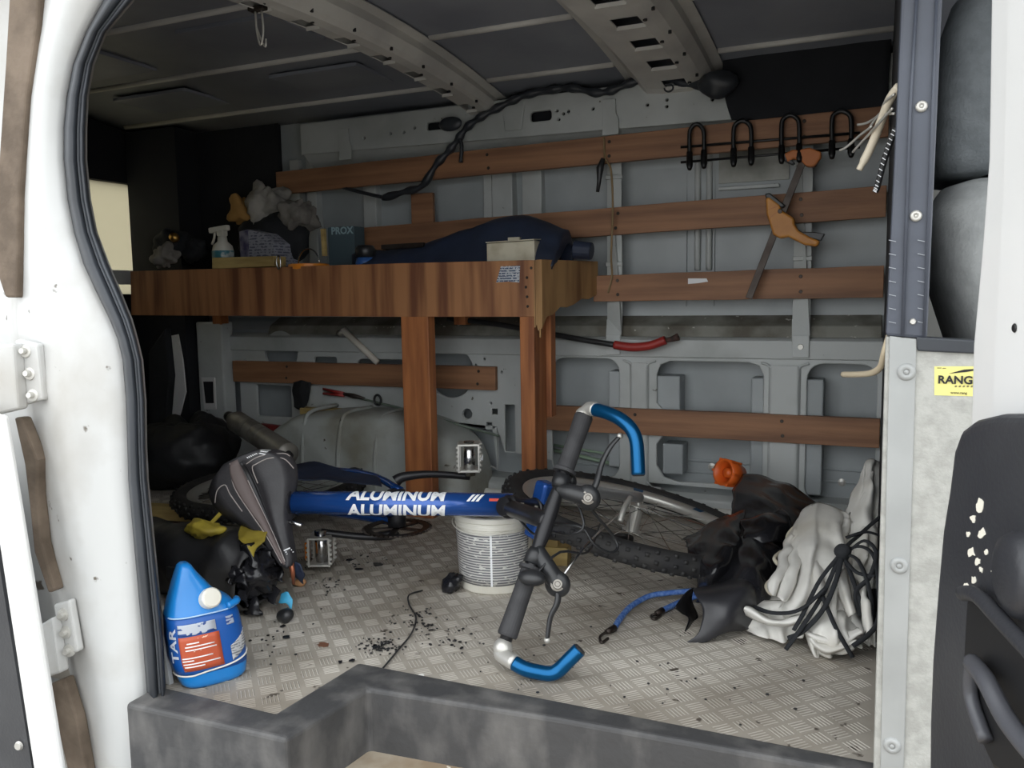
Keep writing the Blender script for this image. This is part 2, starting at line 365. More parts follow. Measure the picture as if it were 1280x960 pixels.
for x, z in ((-.64, .39), (-.64, .12), (-.235, .38), (-.22, .15), (-1.08, .40), (-1.12, .36), (-1.12, .30), (-1.14, .44), (-1.36, .46), (-1.17, .42), (-2.24, .43), (-2.22, .40), (-2.1, .42), (-2.09, .38), (-1.85, .36), (-1.39, .21), (-1.02, .07), (-.97, .38), (-.97, .25)): holes.append(circ(x, z, .007, 8))
holes += [rrect(-.985, .46, -.955, .486, .003), rrect(-.60, .048, -.575, .068, .002), rrect(-.45, .482, -.41, .488, .002), rrect(-.56, .482, -.52, .488, .002), rrect(-1.12, .262, -1.095, .285, .002), rrect(-1.14, .215, -1.115, .24, .003)]
inner = plate([outer] + holes, 2.38, .012, .003)
ip = obj('inner_frame', inner, GREY, wall)
# returns of the openings and the pressed pillars between them
for x0, x1 in ((-.655, -.618), (-.262, -.198)):
    m = MB(); m.prism([(x0 - .012, 2.381, .06), (x1 + .012, 2.381, .06), (x1 + .004, 2.368, .07), (x0 - .004, 2.368, .07)], (0, 0, .37)); obj('pressed_pillar', m, GREY, wall, bev=.004)
    m = MB(); m.tube(spl([V((x0 - .03, 2.377, .445)), V((x0, 2.374, .42)), V((x0, 2.374, .30)), V((x0 + .004, 2.374, .12)), V((x0 - .02, 2.376, .07))], 6), .004, 6); m.tube(spl([V((x1 + .03, 2.377, .445)), V((x1, 2.374, .42)), V((x1, 2.374, .30)), V((x1 - .004, 2.374, .12)), V((x1 + .02, 2.376, .07))], 6), .004, 6); obj('pressed_bead', m, GREY, wall, smooth=True)
for x0, x1, z0, z1 in ((-.735, -.70, .12, .41), (-.59, -.52, .24, .40), (-.32, -.285, .12, .40), (-.185, -.13, .08, .40), (-.57, -.51, .11, .2)):
    m = MB(); m.box((x0, 2.392, z0), (x1, 2.46, z1)); obj('gusset', m, SKIN, wall, bev=.004)
for z in (.14, .105):
    for x0, x1 in ((-.915, -.695), (-.588, -.283), (-.175, .006)):
        m = MB(); m.tube([(x0, 2.468, z), (x1, 2.468, z)], .004, 6); obj('skin_crease', m, SKIN, wall)
for x, z in ((-.44, .125), (-.08, .105)):
    m = MB(); m.lathe([(0, 0), (.011, 0), (.011, .004), (.004, .006), (0, .006)], (x, 2.468, z), (0, -1, 0), 14); obj('plug', m, BOLTM, wall)
# mid rail, dirty ledge, rocker
m = MB(); m.prism([(-2.28, 2.372, .455), (-2.28, 2.368, .505), (-2.28, 2.385, .512), (-2.28, 2.47, .53), (-2.28, 2.47, .455)], (2.294, 0, 0)); rail = obj('mid_rail', m, GREY, wall, bev=.003)
LEDGE = mat('dirty_ledge', (138, 138, 130), .7, 0, (96, 92, 82), 9, speck=(190, 188, 180), spscale=40)
m = MB(); m.prism([(-2.0, 2.386, .513), (-2.0, 2.47, .531), (-2.0, 2.462, .575), (-2.0, 2.40, .545)], (2.01, 0, 0)); obj('ledge', m, LEDGE, wall, bev=.003)
m = MB(); m.prism([(-2.28, 2.36, 0), (-2.28, 2.35, .02), (-2.28, 2.356, .05), (-2.28, 2.38, .062), (-2.28, 2.47, .062), (-2.28, 2.47, 0)], (2.294, 0, 0)); obj('rocker', m, GREY, wall, bev=.006)
# upper skin: beads, posts, straps
def vbox(x0, x1, z0, z1, y, d, mt=GREY, bev=.003, name='post'):
    m = MB(); m.box((x0, y, z0), (x1, y + d, z1)); return obj(name, m, mt, wall, bev=bev)
vbox(-1.155, -1.125, .60, 1.13, 2.425, .04); vbox(-1.12, -1.05, .60, 1.13, 2.415, .05); vbox(-1.02, -.955, .60, 1.13, 2.42, .045)
vbox(-1.60, -1.55, .60, 1.13, 2.42, .045); vbox(-1.90, -1.86, .6, 1.12, 2.42, .045); vbox(-1.83, -1.79, .6, 1.12, 2.42, .045)
for x in (-.485, -.452): 
    m = MB(); m.tube(spl([V((x, 2.458, .705)), V((x, 2.452, .75)), V((x, 2.452, .92)), V((x, 2.446, 1.1))], 4), .009, 8); obj('swage_bead', m, GREY, wall, smooth=True)
vbox(-.44, -.436, .60, 1.12, 2.45, .02, SKIN, 0, 'swage_edge'); vbox(-.52, -.516, .60, 1.12, 2.45, .02, SKIN, 0, 'swage_edge')
GALV = mat('bare_galvanised', (142, 142, 136), .5, .4, (104, 104, 98), 9)
m = MB(); m.box((-.425, 2.444, .945), (-.235, 2.45, 1.06)); obj('bare_patch', m, GALV, wall)
m = MB(); m.box((-.425, 2.438, .925), (-.26, 2.45, .935)); obj('bare_patch_edge', m, GREY, wall, bev=.002)
for xa in (-.715, -.192):
    m = MB(); m.prism([(xa - .021, 2.388, 1.17), (xa + .021, 2.388, 1.17), (xa + .024, 2.388, .56), (xa + .026, 2.372, .52), (xa + .022, 2.365, .495), (xa - .018, 2.365, .495), (xa - .018, 2.372, .52), (xa - .022, 2.388, .56)][0:4] + [(xa - .022, 2.388, .56)], (0, .004, 0)); stp = obj('steel_strap', m, GREY, wall, bev=.001)
    m = MB(); m.beam((xa, 2.388, .565), (xa + .003, 2.366, .492), .046, .004, (0, -1, 0)); m.beam((xa + .003, 2.366, .52), (xa + .003, 2.364, .462), .042, .004, (0, -1, 0)); obj('strap_foot', m, GREY, wall, bev=.001)
    m = MB(); m.lathe([(0, 0), (.008, 0), (.007, .005), (.003, .005), (.003, .003), (0, .003)], (xa + .003, 2.362, .49), (0, -1, 0), 12); obj('strap_bolt', m, BOLTM, wall)
    for z in (.97, .72):
        m = MB(); m.box((xa - .024, 2.38, z), (xa + .026, 2.39, z + .012)); obj('strap_clip', m, GREY, wall, bev=.002)
# roof rail
loops = [[(-1.80, 1.125), (.02, 1.10), (.02, 1.225), (-1.80, 1.22)], rrect(-.968, 1.148, -.895, 1.183, .012), rrect(-1.32, 1.155, -1.24, 1.185, .01)]
for x, z in ((-.86, 1.165), (-.875, 1.15), (-.845, 1.17), (-.88, 1.175), (-.77, 1.17), (-.61, 1.165), (-.555, 1.172), (-.555, 1.155), (-1.03, 1.165), (-1.45, 1.16), (-1.55, 1.155), (-1.36, 1.17), (-1.40, 1.16), (-.43, 1.16)): loops.append(circ(x, z, .0075, 8))
rr_ = plate(loops, 2.362, .014, .003); obj('roof_rail', rr_, GREY, wall)
m = MB(); m.prism([(-1.8, 2.362, 1.128), (-1.8, 2.43, 1.075), (-1.8, 2.44, 1.09), (-1.8, 2.375, 1.135)], (1.81, 0, 0)); obj('rail_lip', m, GREY, wall, bev=.004)
m = MB(); m.box((-1.8, 2.40, 1.128), (.02, 2.41, 1.225)); obj('rail_back', m, DARKTRIM, wall)
for xa in (-1.0, -.998): pass
m = MB(); m.prism([(-1.06, 2.36, 1.215), (-.98, 2.36, 1.215), (-.99, 2.352, 1.13), (-1.045, 2.352, 1.13)], (0, .008, 0)); obj('rail_joint', m, GREY, wall, bev=.004)
for xa in (-.717, -1.62):
    m = MB(); m.prism([(xa - .02, 2.352, 1.19), (xa + .016, 2.352, 1.19), (xa + .018, 2.352, 1.15), (xa + .026, 2.35, 1.135), (xa + .026, 2.35, 1.09), (xa - .022, 2.35, 1.09), (xa - .02, 2.352, 1.14)], (0, .008, 0)); obj('strap_top', m, GREY, wall, bev=.001)
# wheel arch
m = MB(); rows = []
for k, (yy, q) in enumerate(((2.385, 1.0), (2.25, 1.0), (2.215, .985), (2.195, .94), (2.185, .86), (2.182, .0))):
    row = []
    for i in range(29):
        t = math.pi * i / 28; cx, sx = math.cos(t), math.sin(t)
        hx = .40 * q * (abs(cx) ** .75) * (1 if cx > 0 else -1); hz_ = .27 * q * (sx ** .6)
        rg = .006 * (1 if (i // 2) % 3 == 0 and 0 < k < 5 else 0)
        row.append(V((-1.52 + hx, yy - rg, .0 + hz_ + rg)))
    rows.append(row)
m.grid(rows); ARCHM = mat('wheel_arch_grey', (172, 176, 172), .6, 0, (140, 138, 126), 7, lo=.45, hi=.7, speck=(84, 78, 64), spscale=26, splo=.70)
obj('wheel_arch', m, ARCHM, wall, smooth=True)
for x in (-1.70, -1.56, -1.42):
    m = MB(); m.tube(spl([V((x - .014, 2.19, .01)), V((x - .012, 2.182, .12)), V((x, 2.19, .235)), V((x, 2.23, .27)), V((x, 2.37, .272))], 5), .007, 6); obj('arch_rib', m, ARCHM, wall, smooth=True)
# hidden outside of the far wall, rear wall, near wall, cab shell
m = MB(); m.box((-2.62, 2.50, -.2), (1.3, 2.54, 1.34)); obj('trim_5', m, PAINTCLEAN, kind='structure', label='outer side panel behind the sheet metal wall', cat='wall')
wl = plate([[(.93, -.05), (2.5, -.05), (2.5, 1.34), (.93, 1.34)], rrect(1.72, .665, 2.395, 1.07, .07)], 0, .05)
bmesh.ops.transform(wl.bm, matrix=Matrix(((0, 1, 0, -2.60), (1, 0, 0, 0), (0, 0, 1, 0), (0, 0, 0, 1))), verts=wl.bm.verts)
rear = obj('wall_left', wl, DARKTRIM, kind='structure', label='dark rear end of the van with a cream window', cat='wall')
PANE = bpy.data.materials.new('dusty_cream_glass'); PANE.use_nodes = True
t = PANE.node_tree; N = t.nodes; L = t.links; N.remove(N['Principled BSDF']); o_ = N['Material Output']
tr = N.new('ShaderNodeBsdfTranslucent'); tr.inputs['Color'].default_value = (*lin((196, 190, 172)), 1); df = N.new('ShaderNodeBsdfDiffuse'); df.inputs['Color'].default_value = (*lin((190, 184, 160)), 1)
tp = N.new('ShaderNodeBsdfTransparent'); tp.inputs['Color'].default_value = (.95, .95, .85, 1)
m1 = N.new('ShaderNodeMixShader'); m1.inputs[0].default_value = .2; L.new(tr.outputs[0], m1.inputs[1]); L.new(df.outputs[0], m1.inputs[2])
m2 = N.new('ShaderNodeMixShader'); m2.inputs[0].default_value = .12; L.new(m1.outputs[0], m2.inputs[1]); L.new(tp.outputs[0], m2.inputs[2]); L.new(m2.outputs[0], o_.inputs['Surface'])
pw = MB(); pw.box((-2.582, 1.72, .665), (-2.577, 2.395, 1.07)); obj('window_1', pw, PANE, kind='structure', label='dusty cream rear window glowing with daylight', cat='window')
m = MB(); m.box((-2.548, 1.72, .70), (-2.54, 2.40, .752)); obj('trim_6', m, PAINTCLEAN, kind='structure', label='white ledge along the bottom of the rear window', cat='trim')
# rear inner quarter: black lining with a torn white strip showing
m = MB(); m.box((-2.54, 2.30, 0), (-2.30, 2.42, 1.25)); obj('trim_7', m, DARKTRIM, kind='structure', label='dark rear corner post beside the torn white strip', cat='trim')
tw = MB(); tw.prism([W(x, y, 2.29) for x, y in ((212, 420), (222, 418), (228, 450), (232, 490), (224, 520), (216, 548), (210, 540), (213, 505), (208, 470))], (0, .006, 0)); obj('trim_8', tw, PAINTCLEAN, kind='structure', label='torn white strip on the dark rear corner post', cat='trim')
m = MB(); m.box((-2.28, 2.33, 0), (-2.16, 2.39, .56)); q = obj('trim_9', m, GREY, bev=.006, kind='structure', label='grey rear inner pillar left of the short board', cat='trim')
m = MB(); m.prism([W(x, y, 2.322) for x, y in ((251, 472), (268, 472), (270, 512), (255, 512))], (0, .006, 0)); obj('access_frame', m, PAINTCLEAN, q, bev=.002)
m = MB(); m.prism([W(x, y, 2.3205) for x, y in ((254, 477), (266, 477), (267, 504), (257, 504))], (0, .004, 0)); obj('access_hole', m, DARKTRIM, q)

# near-side body with the white pillar, seal and hinges
rowsv = [-260, -120, -40, 0, 40, 80, 120, 160, 200, 250, 290, 330, 365, 400, 425, 450, 500, 560, 600, 700, 800, 900, 1000, 1180]
def interp(tab, v):
    if v <= tab[0][0]: return tab[0][1]
    for (a, b), (c, d) in zip(tab, tab[1:]):
        if v <= c: return b + (d - b) * (v - a) / (c - a)
    return tab[-1][1]
SO = [(-260, 250), (-120, 190), (-40, 148), (0, 130), (40, 108), (80, 92), (120, 84), (160, 80), (200, 80), (250, 85), (290, 93), (330, 105), (365, 121), (400, 138), (425, 148), (450, 154), (500, 158), (560, 160), (600, 161), (700, 170), (800, 179), (900, 187), (1000, 193), (1180, 203)]
SI = [(-260, 320), (-120, 245), (-40, 185), (0, 166), (40, 132), (80, 116), (120, 109), (160, 107), (200, 107), (250, 112), (290, 120), (330, 135), (365, 150), (400, 164), (425, 171), (450, 177), (500, 181), (560, 182), (600, 184), (700, 194), (800, 204), (900, 210), (1000, 214), (1180, 224)]
PL = [(-260, 56), (0, 48), (120, 32), (250, 23), (330, 19), (400, 18), (450, 24), (520, 40), (600, 44), (700, 60), (760, 76), (850, 98), (960, 116), (1180, 160)]
mb = MB(); rows = []
for v in rowsv:
    a, b = interp(PL, v), interp(SO, v); bulge = .02 * math.exp(-((v - 560) / 90) ** 2)
    row = [W(a - 330, v, .975), W(a - 90, v, .955), W(a - 45, v, .965), W(a - 8, v, .975), W(a, v, .958)]
    for tt, yy in ((.12, .945), (.28, .936 - bulge), (.45, .934 - bulge * .5), (.62, .940), (.8, .948), (.93, .955), (1.0, .965)): row.append(W(a + (b - a) * tt, v, yy))
    row += [W(b + (interp(SI, v) - b) * .5, v, .985), W(interp(SI, v), v, 1.01)]
    rows.append(row)
mb.grid(rows); near = obj('wall_near', mb, PAINT, smooth=True, kind='structure', label='grimy white door pillar left of the side doorway', cat='wall', solid=.006)
mb = MB(); rows = []
for v in rowsv:
    b, c_ = interp(SO, v), interp(SI, v); L_ = lambda t, y: W(b + (c_ - b) * t, v, y)
    rows.append([L_(-.03, .962), L_(.08, .942), L_(.3, .934), L_(.5, .940), L_(.62, .956), L_(.68, .958), L_(.74, .944), L_(.86, .946), L_(.98, .966), L_(1.0, .995)])
mb.grid(rows); seal = obj('door_seal', mb, RUBBER, near, smooth=True)
mb = MB(); mb.tube([W(interp(SO, v) + (interp(SI, v) - interp(SO, v)) * .65, v, .952) for v in rowsv], .0016, 6); obj('seal_lip', mb, mat('seal_lip_grey', (120, 124, 130), .5), near)
mb = MB(); mb.box((-2.62, .99, -.2), (-1.30, 1.02, 1.34)); obj('trim_10', mb, DARKTRIM, kind='structure', label='near side wall panel behind the pillar', cat='wall')
mb = MB(); mb.prism([W(x, y, .99) for x, y in ((203, 795), (213, 860), (216, 875), (206, 886), (205, 830))], (0, .008, 0)); obj('pillar_foot', mb, PAINT, near)
def px_strip(name, pts, y, th, mt, parent, bev=.002):
    m = MB(); m.prism([W(a, b, y) for a, b in pts], (0, th, 0)); return obj(name, m, mt, parent, bev=bev)
px_strip('foam_strip', [(14, -60), (50, -60), (46, 30), (33, 120), (24, 240), (22, 330), (20, 372), (6, 372), (-8, 330), (-2, 200), (6, 80)], .93, .02, FOAM, near, .004)
px_strip('foam_strip', [(17, 522), (26, 522), (47, 575), (46, 620), (52, 680), (69, 738), (60, 742), (42, 690), (36, 630), (30, 580)], .925, .02, FOAM, near, .004)
px_strip('foam_strip', [(62, 855), (80, 848), (96, 900), (112, 990), (90, 990), (74, 920)], .925, .02, FOAM, near, .004)
def hinge(pp, bolts, arm):
    m = MB(); m.prism([W(a, b, .918) for a, b in pp], (0, .014, 0)); h = obj('hinge', m, PAINT, near, bev=.004)
    for a, b in bolts:
        c = W(a, b, .918); m = MB(); m.lathe([(0, .012), (.0045, .012), (.0055, .008), (.0055, .004), (.010, .003), (.011, 0)], c, (.25, -.95, .1), 12); obj('hinge_bolt', m, BOLTM, h, smooth=False)
    m = MB(); m.prism([W(a, b, .90) for a, b in arm], (0, .02, 0)); obj('hinge_arm', m, PAINT, h, bev=.004)
hinge([(18, 424), (46, 430), (53, 500), (24, 508)], [(33, 439), (38, 467), (42, 494)], [(-20, 432), (16, 430), (22, 512), (-10, 520)])
hinge([(66, 756), (86, 750), (97, 815), (76, 824)], [(80, 768), (83, 790), (87, 813)], [(38, 788), (64, 772), (74, 842), (50, 850)])
d1 = MB(); d1.prism([W(-80, 500, .87), W(3, 520, .85), W(78, 980, .85), W(44, 980, .85), W(-14, 600, .86), W(-80, 560, .87)], (.0, .012, 0)); door1 = obj('door_1', d1, PAINTCLEAN, bev=.005, kind='structure', label='white edge of the open rear side door at lower left', cat='door')
m = MB(); m.prism([W(-160, 560, .885), W(-18, 600, .872), W(44, 985, .872), W(-160, 985, .885)], (0, .01, 0)); obj('inner_trim', m, DOORBLK, door1)
m = MB(); m.lathe([(0, .004), (.006, .004), (.008, 0)], W(24, 932, .87), (.2, -1, 0), 12); obj('trim_screw', m, ALU, door1)

# ------------------------------------------------------------------ partition, cab, right door
m = MB(); m.box((.014, 1.16, 0), (.03, 2.44, 1.28)); obj('wall_right', m, DARKTRIM, kind='structure', label='dark partition between cargo bay and cab seen edge on', cat='wall')
pp = MB(); pp.prism([W(1128, -40, 1.14), W(1180, -40, 1.14), W(1176, 40, 1.14), W(1159, 424, 1.14), W(1107, 420, 1.14), W(1121, 130, 1.14)], (0, .03, 0))
post = thing('partition_post', W(1135, 418, 1.15), 'slate vinyl covered upright post with two white screws beside the seat', 'post')
obj('vinyl_cover', pp, VINYL, post, bev=.004)
m = MB(); m.tube([W(1148, -40, 1.137), W(1138, 130, 1.137), W(1128, 420, 1.137)], .0022, 6); m.tube([W(1172, -40, 1.137), W(1166, 130, 1.137), W(1155, 420, 1.137)], .002, 6); obj('vinyl_seam', m, VINYL, post, smooth=True)
for a, b in ((1152, 133), (1145, 270)):
    m = MB(); m.lathe([(0, .003), (.0022, .003), (.0025, .0015), (.003, .0045), (.0065, .0025), (.007, 0)], W(a, b, 1.139), (0, -1, 0), 16); obj('screw', m, BOLTM, post, smooth=True)
m = MB(); m.lathe([(0, .003), (.003, .003), (.004, 0)], W(1141, 402, 1.139), (0, -1, 0), 12); obj('small_screw', m, BOLTM, post)
px_ = MB()
for i in range(7):
    for a0, b0 in ((1111, 300), (1147, 300)):
        y0 = b0 + i * 17; px_.beam(W(a0, y0, 1.138), W(a0 + 9, y0 + 2, 1.138), .0006, .0008)
obj('crease_marks', px_, mat('crease_grey', (150, 154, 160), .6), post, kind='stuff')
gp = thing('grey_partition_panel', W(1160, 955, 1.15), 'pale grey carpeted side panel with a riveted metal strip by the doorway', 'panel')
m = MB(); m.prism([W(1107, 420, 1.142), W(1230, 436, 1.142), W(1225, 980, 1.142), W(1091, 980, 1.142)], (0, .02, 0)); obj('carpet_board', m, CARPET, gp, bev=.003)
m = MB(); m.prism([W(1112, 420, 1.139), W(1146, 424, 1.139), W(1129, 980, 1.139), W(1100, 980, 1.139)], (0, .004, 0)); obj('metal_strip', m, STRIPM, gp, bev=.001)
m = MB(); m.prism([W(1145, 421, 1.137), W(1232, 426, 1.137), W(1232, 443, 1.137), W(1147, 439, 1.137)], (0, .026, 0)); obj('edge_trim', m, RUBBER, gp, bev=.002)
for a, b in ((1133, 465), (1124, 707), (1115, 932)):
    m = MB(); m.lathe([(0, .0035), (.0032, .0035), (.0035, .002), (.004, .004), (.010, .0025), (.011, 0)], W(a, b, 1.139), (0, -1, 0), 20); obj('washer', m, STRIPM, gp, smooth=True)
m = MB(); m.prism([W(1168, 458, 1.1415), W(1236, 458, 1.1415), W(1236, 496, 1.1415), W(1168, 494, 1.1415)], (0, .001, 0)); stk = obj('sticker', m, mat('sticker_yellow', (222, 214, 132), .5), gp, label='yellow sticker lettered RANG')
def wall_text(s_, px, py, pxh, y, mt, parent, name='lettering', bold=0, shear=0, ext=.0002, nrm=1):
    p = W(px, py, y); size = (W(px, py - pxh, y) - p).length * 1.38
    vs, fs = text_mesh(s_, size, ext, bold, shear=shear); mb = MB(); mb.add_mesh(vs, fs, lambda v: V((p.x + v.x, p.y - v.z, p.z + v.y))); return obj(name, mb, mt, parent)
INK = mat('ink_black', (24, 24, 26), .5)
wall_text('RANGER', 1172, 479, 10, 1.1405, INK, stk, bold=.0004)
wall_text('www.rang', 1188, 492, 3.2, 1.1405, INK, stk)
for a_, b_, w_ in [(1194 + 5 * k, 483, 2.4) for k in range(5)] + [(1172, 460, 5), (1179, 460.3, 4)]:
    m = MB(); m.prism([W(a_, b_ - (1 if b_ > 470 else .4), 1.1408), W(a_ + w_, b_ - (1 if b_ > 470 else .4), 1.1408), W(a_ + w_ - .8, b_ + (1 if b_ > 470 else .4), 1.1408), W(a_ - .8, b_ + (1 if b_ > 470 else .4), 1.1408)], (0, .0006, 0)); obj('small_print', m, mat('faded_ink', (110, 104, 70), .5) if 'faded_ink' not in MATS else MATS['faded_ink'], stk)
m = MB(); m.prism([W(1186, 467, 1.1408), W(1205, 462, 1.1408), W(1236, 460, 1.1408), W(1208, 465, 1.1408)], (0, .0006, 0)); obj('swoosh', m, INK, stk)
# cab
m = plate([[(.03, -.1), (1.3, -.1), (1.3, 1.3), (.03, 1.3)], rrect(.42, .62, 1.2, 1.12, .06)], 2.40, .06); m2_ = obj('wall_cab', m, CABM, kind='structure', label='pale cab lining behind the front seat', cat='wall')
m = MB(); m.box((.14, .9, -.12), (1.3, 2.4, 0)); obj('floor_cab', m, DARKTRIM, kind='structure', label='dark cab floor below the front seat', cat='floor')
seat = thing('front_seat', (.3, 1.5, 0), 'grey fabric front seat with a tall dark headrest behind the post', 'seat')
def loftbox(name, secs, mt, parent, sub=2):     # secs: (centre, half x, half y) stacked
    m = MB(); P = []
    for c, hx, hy in secs:
        c = V(c); P.append([c + V((hx * (abs(math.cos(t)) ** .5) * math.copysign(1, math.cos(t)), hy * (abs(math.sin(t)) ** .5) * math.copysign(1, math.sin(t)), 0)) for t in [2 * math.pi * i / 24 for i in range(24)]])
    vv = m.grid(P, True); m.face(vv[0][::-1]); m.face(vv[-1]); return obj(name, m, mt, parent, smooth=True)
loftbox('headrest', [((0.136, 1.50, .80), .04, .08), ((0.136, 1.50, .806), .066, .12), ((0.146, 1.50, .83), .082, .135), ((0.154, 1.50, .90), .092, .14), ((0.158, 1.50, 1.0), .09, .14), ((0.162, 1.50, 1.05), .078, .13), ((0.164, 1.50, 1.078), .055, .11), ((0.164, 1.50, 1.086), .03, .08)], SEATD, seat)
loftbox('backrest', [((.37, 1.52, .15), .12, .24), ((0.278, 1.52, .40), .125, .25), ((0.183, 1.52, .66), .115, .24), ((0.156, 1.52, .75), .098, .22), ((0.148, 1.52, .785), .07, .19), ((0.148, 1.52, .795), .04, .15)], SEATG, seat)
m = MB(); m.cyl((.15, 1.42, .77), (.15, 1.42, .83), .007, n=10); obj('headrest_post', m, CHROME, seat, smooth=True)
m = MB(); m.cyl((.15, 1.42, .79), (.15, 1.42, .803), .02, n=14); obj('post_guide', m, BLACKP, seat, smooth=True)
loftbox('cushion', [((.58, 1.55, .12), .26, .25), ((.58, 1.55, .28), .27, .26), ((.58, 1.55, .33), .22, .22)], SEATG, seat)
# right hand leaf door
DP = V((.085, .9, 0)); DD = V((.28, -.96, 0)); DN = V((-.96, -.28, 0))
def D(px, py, off=0):
    r = ray(px, py); q = DP + DN * off; t = DN.dot(q - EYE) / DN.dot(r); return EYE + r * t
m = MB(); m.prism([D(x, y) for x, y in ((1238, -120), (1236, 0), (1233, 200), (1224, 320), (1214, 430), (1211, 540), (1211, 1010), (1420, 1010), (1420, -120))], -DN * .03); door2 = obj('door_2', m, PAINTCLEAN, bev=.008, seg=3, kind='structure', label='white open front side door with black lower trim at right', cat='door')
m = MB(); m.prism([D(x, y, .012) for x, y in ((1256, -120), (1256, 0), (1250, 250), (1240, 430), (1236, 540), (1420, 540), (1420, -120))], -DN * .02); obj('door_skin', m, PAINTCLEAN, door2, bev=.006)
m = MB(); m.lathe([(0, .001), (.003, .001), (.004, 0)], D(1268, 410, .0125), DN, 10); obj('screw_hole', m, INK, door2)
tl = [(1212, 524), (1198, 535), (1189, 560), (1183, 610), (1175, 660), (1168, 740), (1162, 820), (1159, 900), (1158, 1010), (1420, 1010), (1420, 516), (1300, 516), (1240, 517)]
m = MB(); m.prism([D(x, y, .035) for x, y in tl], -DN * .034); tr_ = obj('door_trim', m, DOORBLK, door2, bev=.012, seg=4)
# pocket and grab handle
m = MB(); m.prism([D(x, y, .0365) for x, y in ((1207, 748), (1220, 752), (1252, 784), (1300, 835), (1300, 1000), (1240, 960), (1212, 900), (1203, 820))], -DN * .01); obj('pocket', m, INK, tr_, bev=.004)
m = MB(); m.tube(spl([D(1204, 742, .045), D(1222, 745, .046), D(1260, 785, .046), D(1330, 860, .046)], 6), .0065, 10); obj('pocket_rim', m, DOORBLK, tr_, smooth=True)
m = MB(); m.tube(spl([D(1215, 828, .045), D(1232, 850, .05), D(1262, 905, .05), D(1320, 975, .048)], 6), .0075, 10); m.tube(spl([D(1215, 828, .045), D(1214, 870, .042), D(1232, 925, .042)], 5), .006, 8); obj('grab_handle', m, mat('handle_grey', (74, 75, 80), .4), tr_, smooth=True)
m = MB(); m.lathe([(0, .012), (.02, .012), (.03, .008), (.034, 0)], D(1275, 720, .035), DN, 24); obj('handle_boss', m, DOORBLK, tr_, smooth=True)
SC_ = mat('bare_scuff', (232, 228, 214), .6)
for a, b, r in ((1224, 632, 9), (1216, 648, 6), (1226, 668, 8), (1214, 690, 7), (1222, 702, 6), (1206, 738, 9), (1232, 690, 4), (1210, 668, 4), (1226, 712, 4), (1217, 725, 5), (1240, 714, 3)):
    pts = []
    for i in range(11):
        t = 2 * math.pi * i / 11; k = r * random.uniform(.45, 1.1); pts.append(D(a + k * .7 * math.cos(t), b + k * math.sin(t) * 1.1, .0355))
    m = MB(); m.prism(pts, -DN * .001); obj('paint_scuff', m, SC_, tr_)

m = MB(); m.box((-2.30, 2.405, .58), (-1.93, 2.42, 1.28)); obj('shade_panel', m, DARKTRIM, kind='structure', label='added dark panel standing in for shade over the rear part of the far wall above the bench', cat='trim')  # added black panel: the rear corner's shade put in as dark colour
# black liner hanging from roof to board, above the coat hooks
m = MB(); m.sheet([[V((-.40, 2.345, 1.30)), V((-.2, 2.34, 1.30)), V((.01, 2.345, 1.30))], [V((-.40, 2.348, 1.18)), V((-.2, 2.345, 1.18)), V((.01, 2.345, 1.18))], [V((-.375, 2.352, 1.095)), V((-.2, 2.352, 1.09)), V((.01, 2.352, 1.085))]], 8, .006, 9, 2); obj('trim_11', m, DARKTRIM, smooth=True, kind='structure', label='black felt liner above the coat hooks', cat='trim', solid=.006)

# ================================================================== objects
# ------------------------------------------------------------------ wooden slats on the wall
def slat(x0, z0a, z1a, x1, z0b, z1b, y, label, grp='wooden boards across the wall', nails=()):
    m = MB(); n = 10
    f, b = [], []
    P = []
    for i in range(n + 1):
        t = i / n; x = x0 + (x1 - x0) * t; lo = z0a + (z0b - z0a) * t; hi = z1a + (z1b - z1a) * t
        j = random.uniform(-.001, .001)
        P.append([V((x, y, lo + j)), V((x, y, hi + j)), V((x, y + .019, hi + j)), V((x, y + .019, lo + j))])
    vv = m.grid(P, True); m.face(vv[0][::-1]); m.face(vv[-1])
    t_ = thing('wooden_board', (x0, y, z0a), label, 'board', grp); obj('plank', m, BOARD, t_, bev=.0015)
    for x in nails:
        t = (x - x0) / (x1 - x0)
        for k in (.25, .78):
            z = z0a + (z0b - z0a) * t + k * (z1a - z0a); m = MB(); m.lathe([(0, .001), (.004, .001), (.005, 0)], (x + random.uniform(-.004, .004), y, z), (0, -1, 0), 10); obj('screw_head', m, STEELD, t_)
    return t_
slat(-1.90, .995, 1.07, .010, 1.022, 1.098, 2.346, 'top long reddish board below the roof, behind the coat hooks', nails=(-1.1, -.715, -.19))
slat(-1.60, .79, .868, .010, .824, .903, 2.364, 'second board from the top, behind the clamp body', nails=(-1.08, -.70, -.195))
slat(-.772, .618, .694, .010, .619, .701, 2.364, 'third board from the top with a torn white scrap of tape', nails=(-.70, -.195))
slat(-.95, .228, .304, .012, .228, .305, 2.355, 'lowest board on the right, across the pressed wall openings', nails=(-.64, -.23))
slat(-2.14, .343, .419, -1.092, .344, .418, 2.355, 'short board on the left, behind the workbench legs', nails=(-1.9, -1.15))
m = MB(); a, b = W(860, 348, 2.3625), W(884, 354, 2.3625); m.prism([W(860, 348, 2.3625), W(883, 348, 2.3625), W(885, 352, 2.3625), W(872, 354, 2.3625), W(860, 355, 2.3625)], (0, .0012, 0)); obj('tape_scrap', m, WHITEP, label='torn white scrap of tape stuck on the third board', cat='tape')
m = MB(); m.box((-1.395, 2.385, .87), (-1.315, 2.40, .97)); obj('wood_block', m, BOARD, bev=.002, label='small reddish wood block between the two upper boards', cat='block')

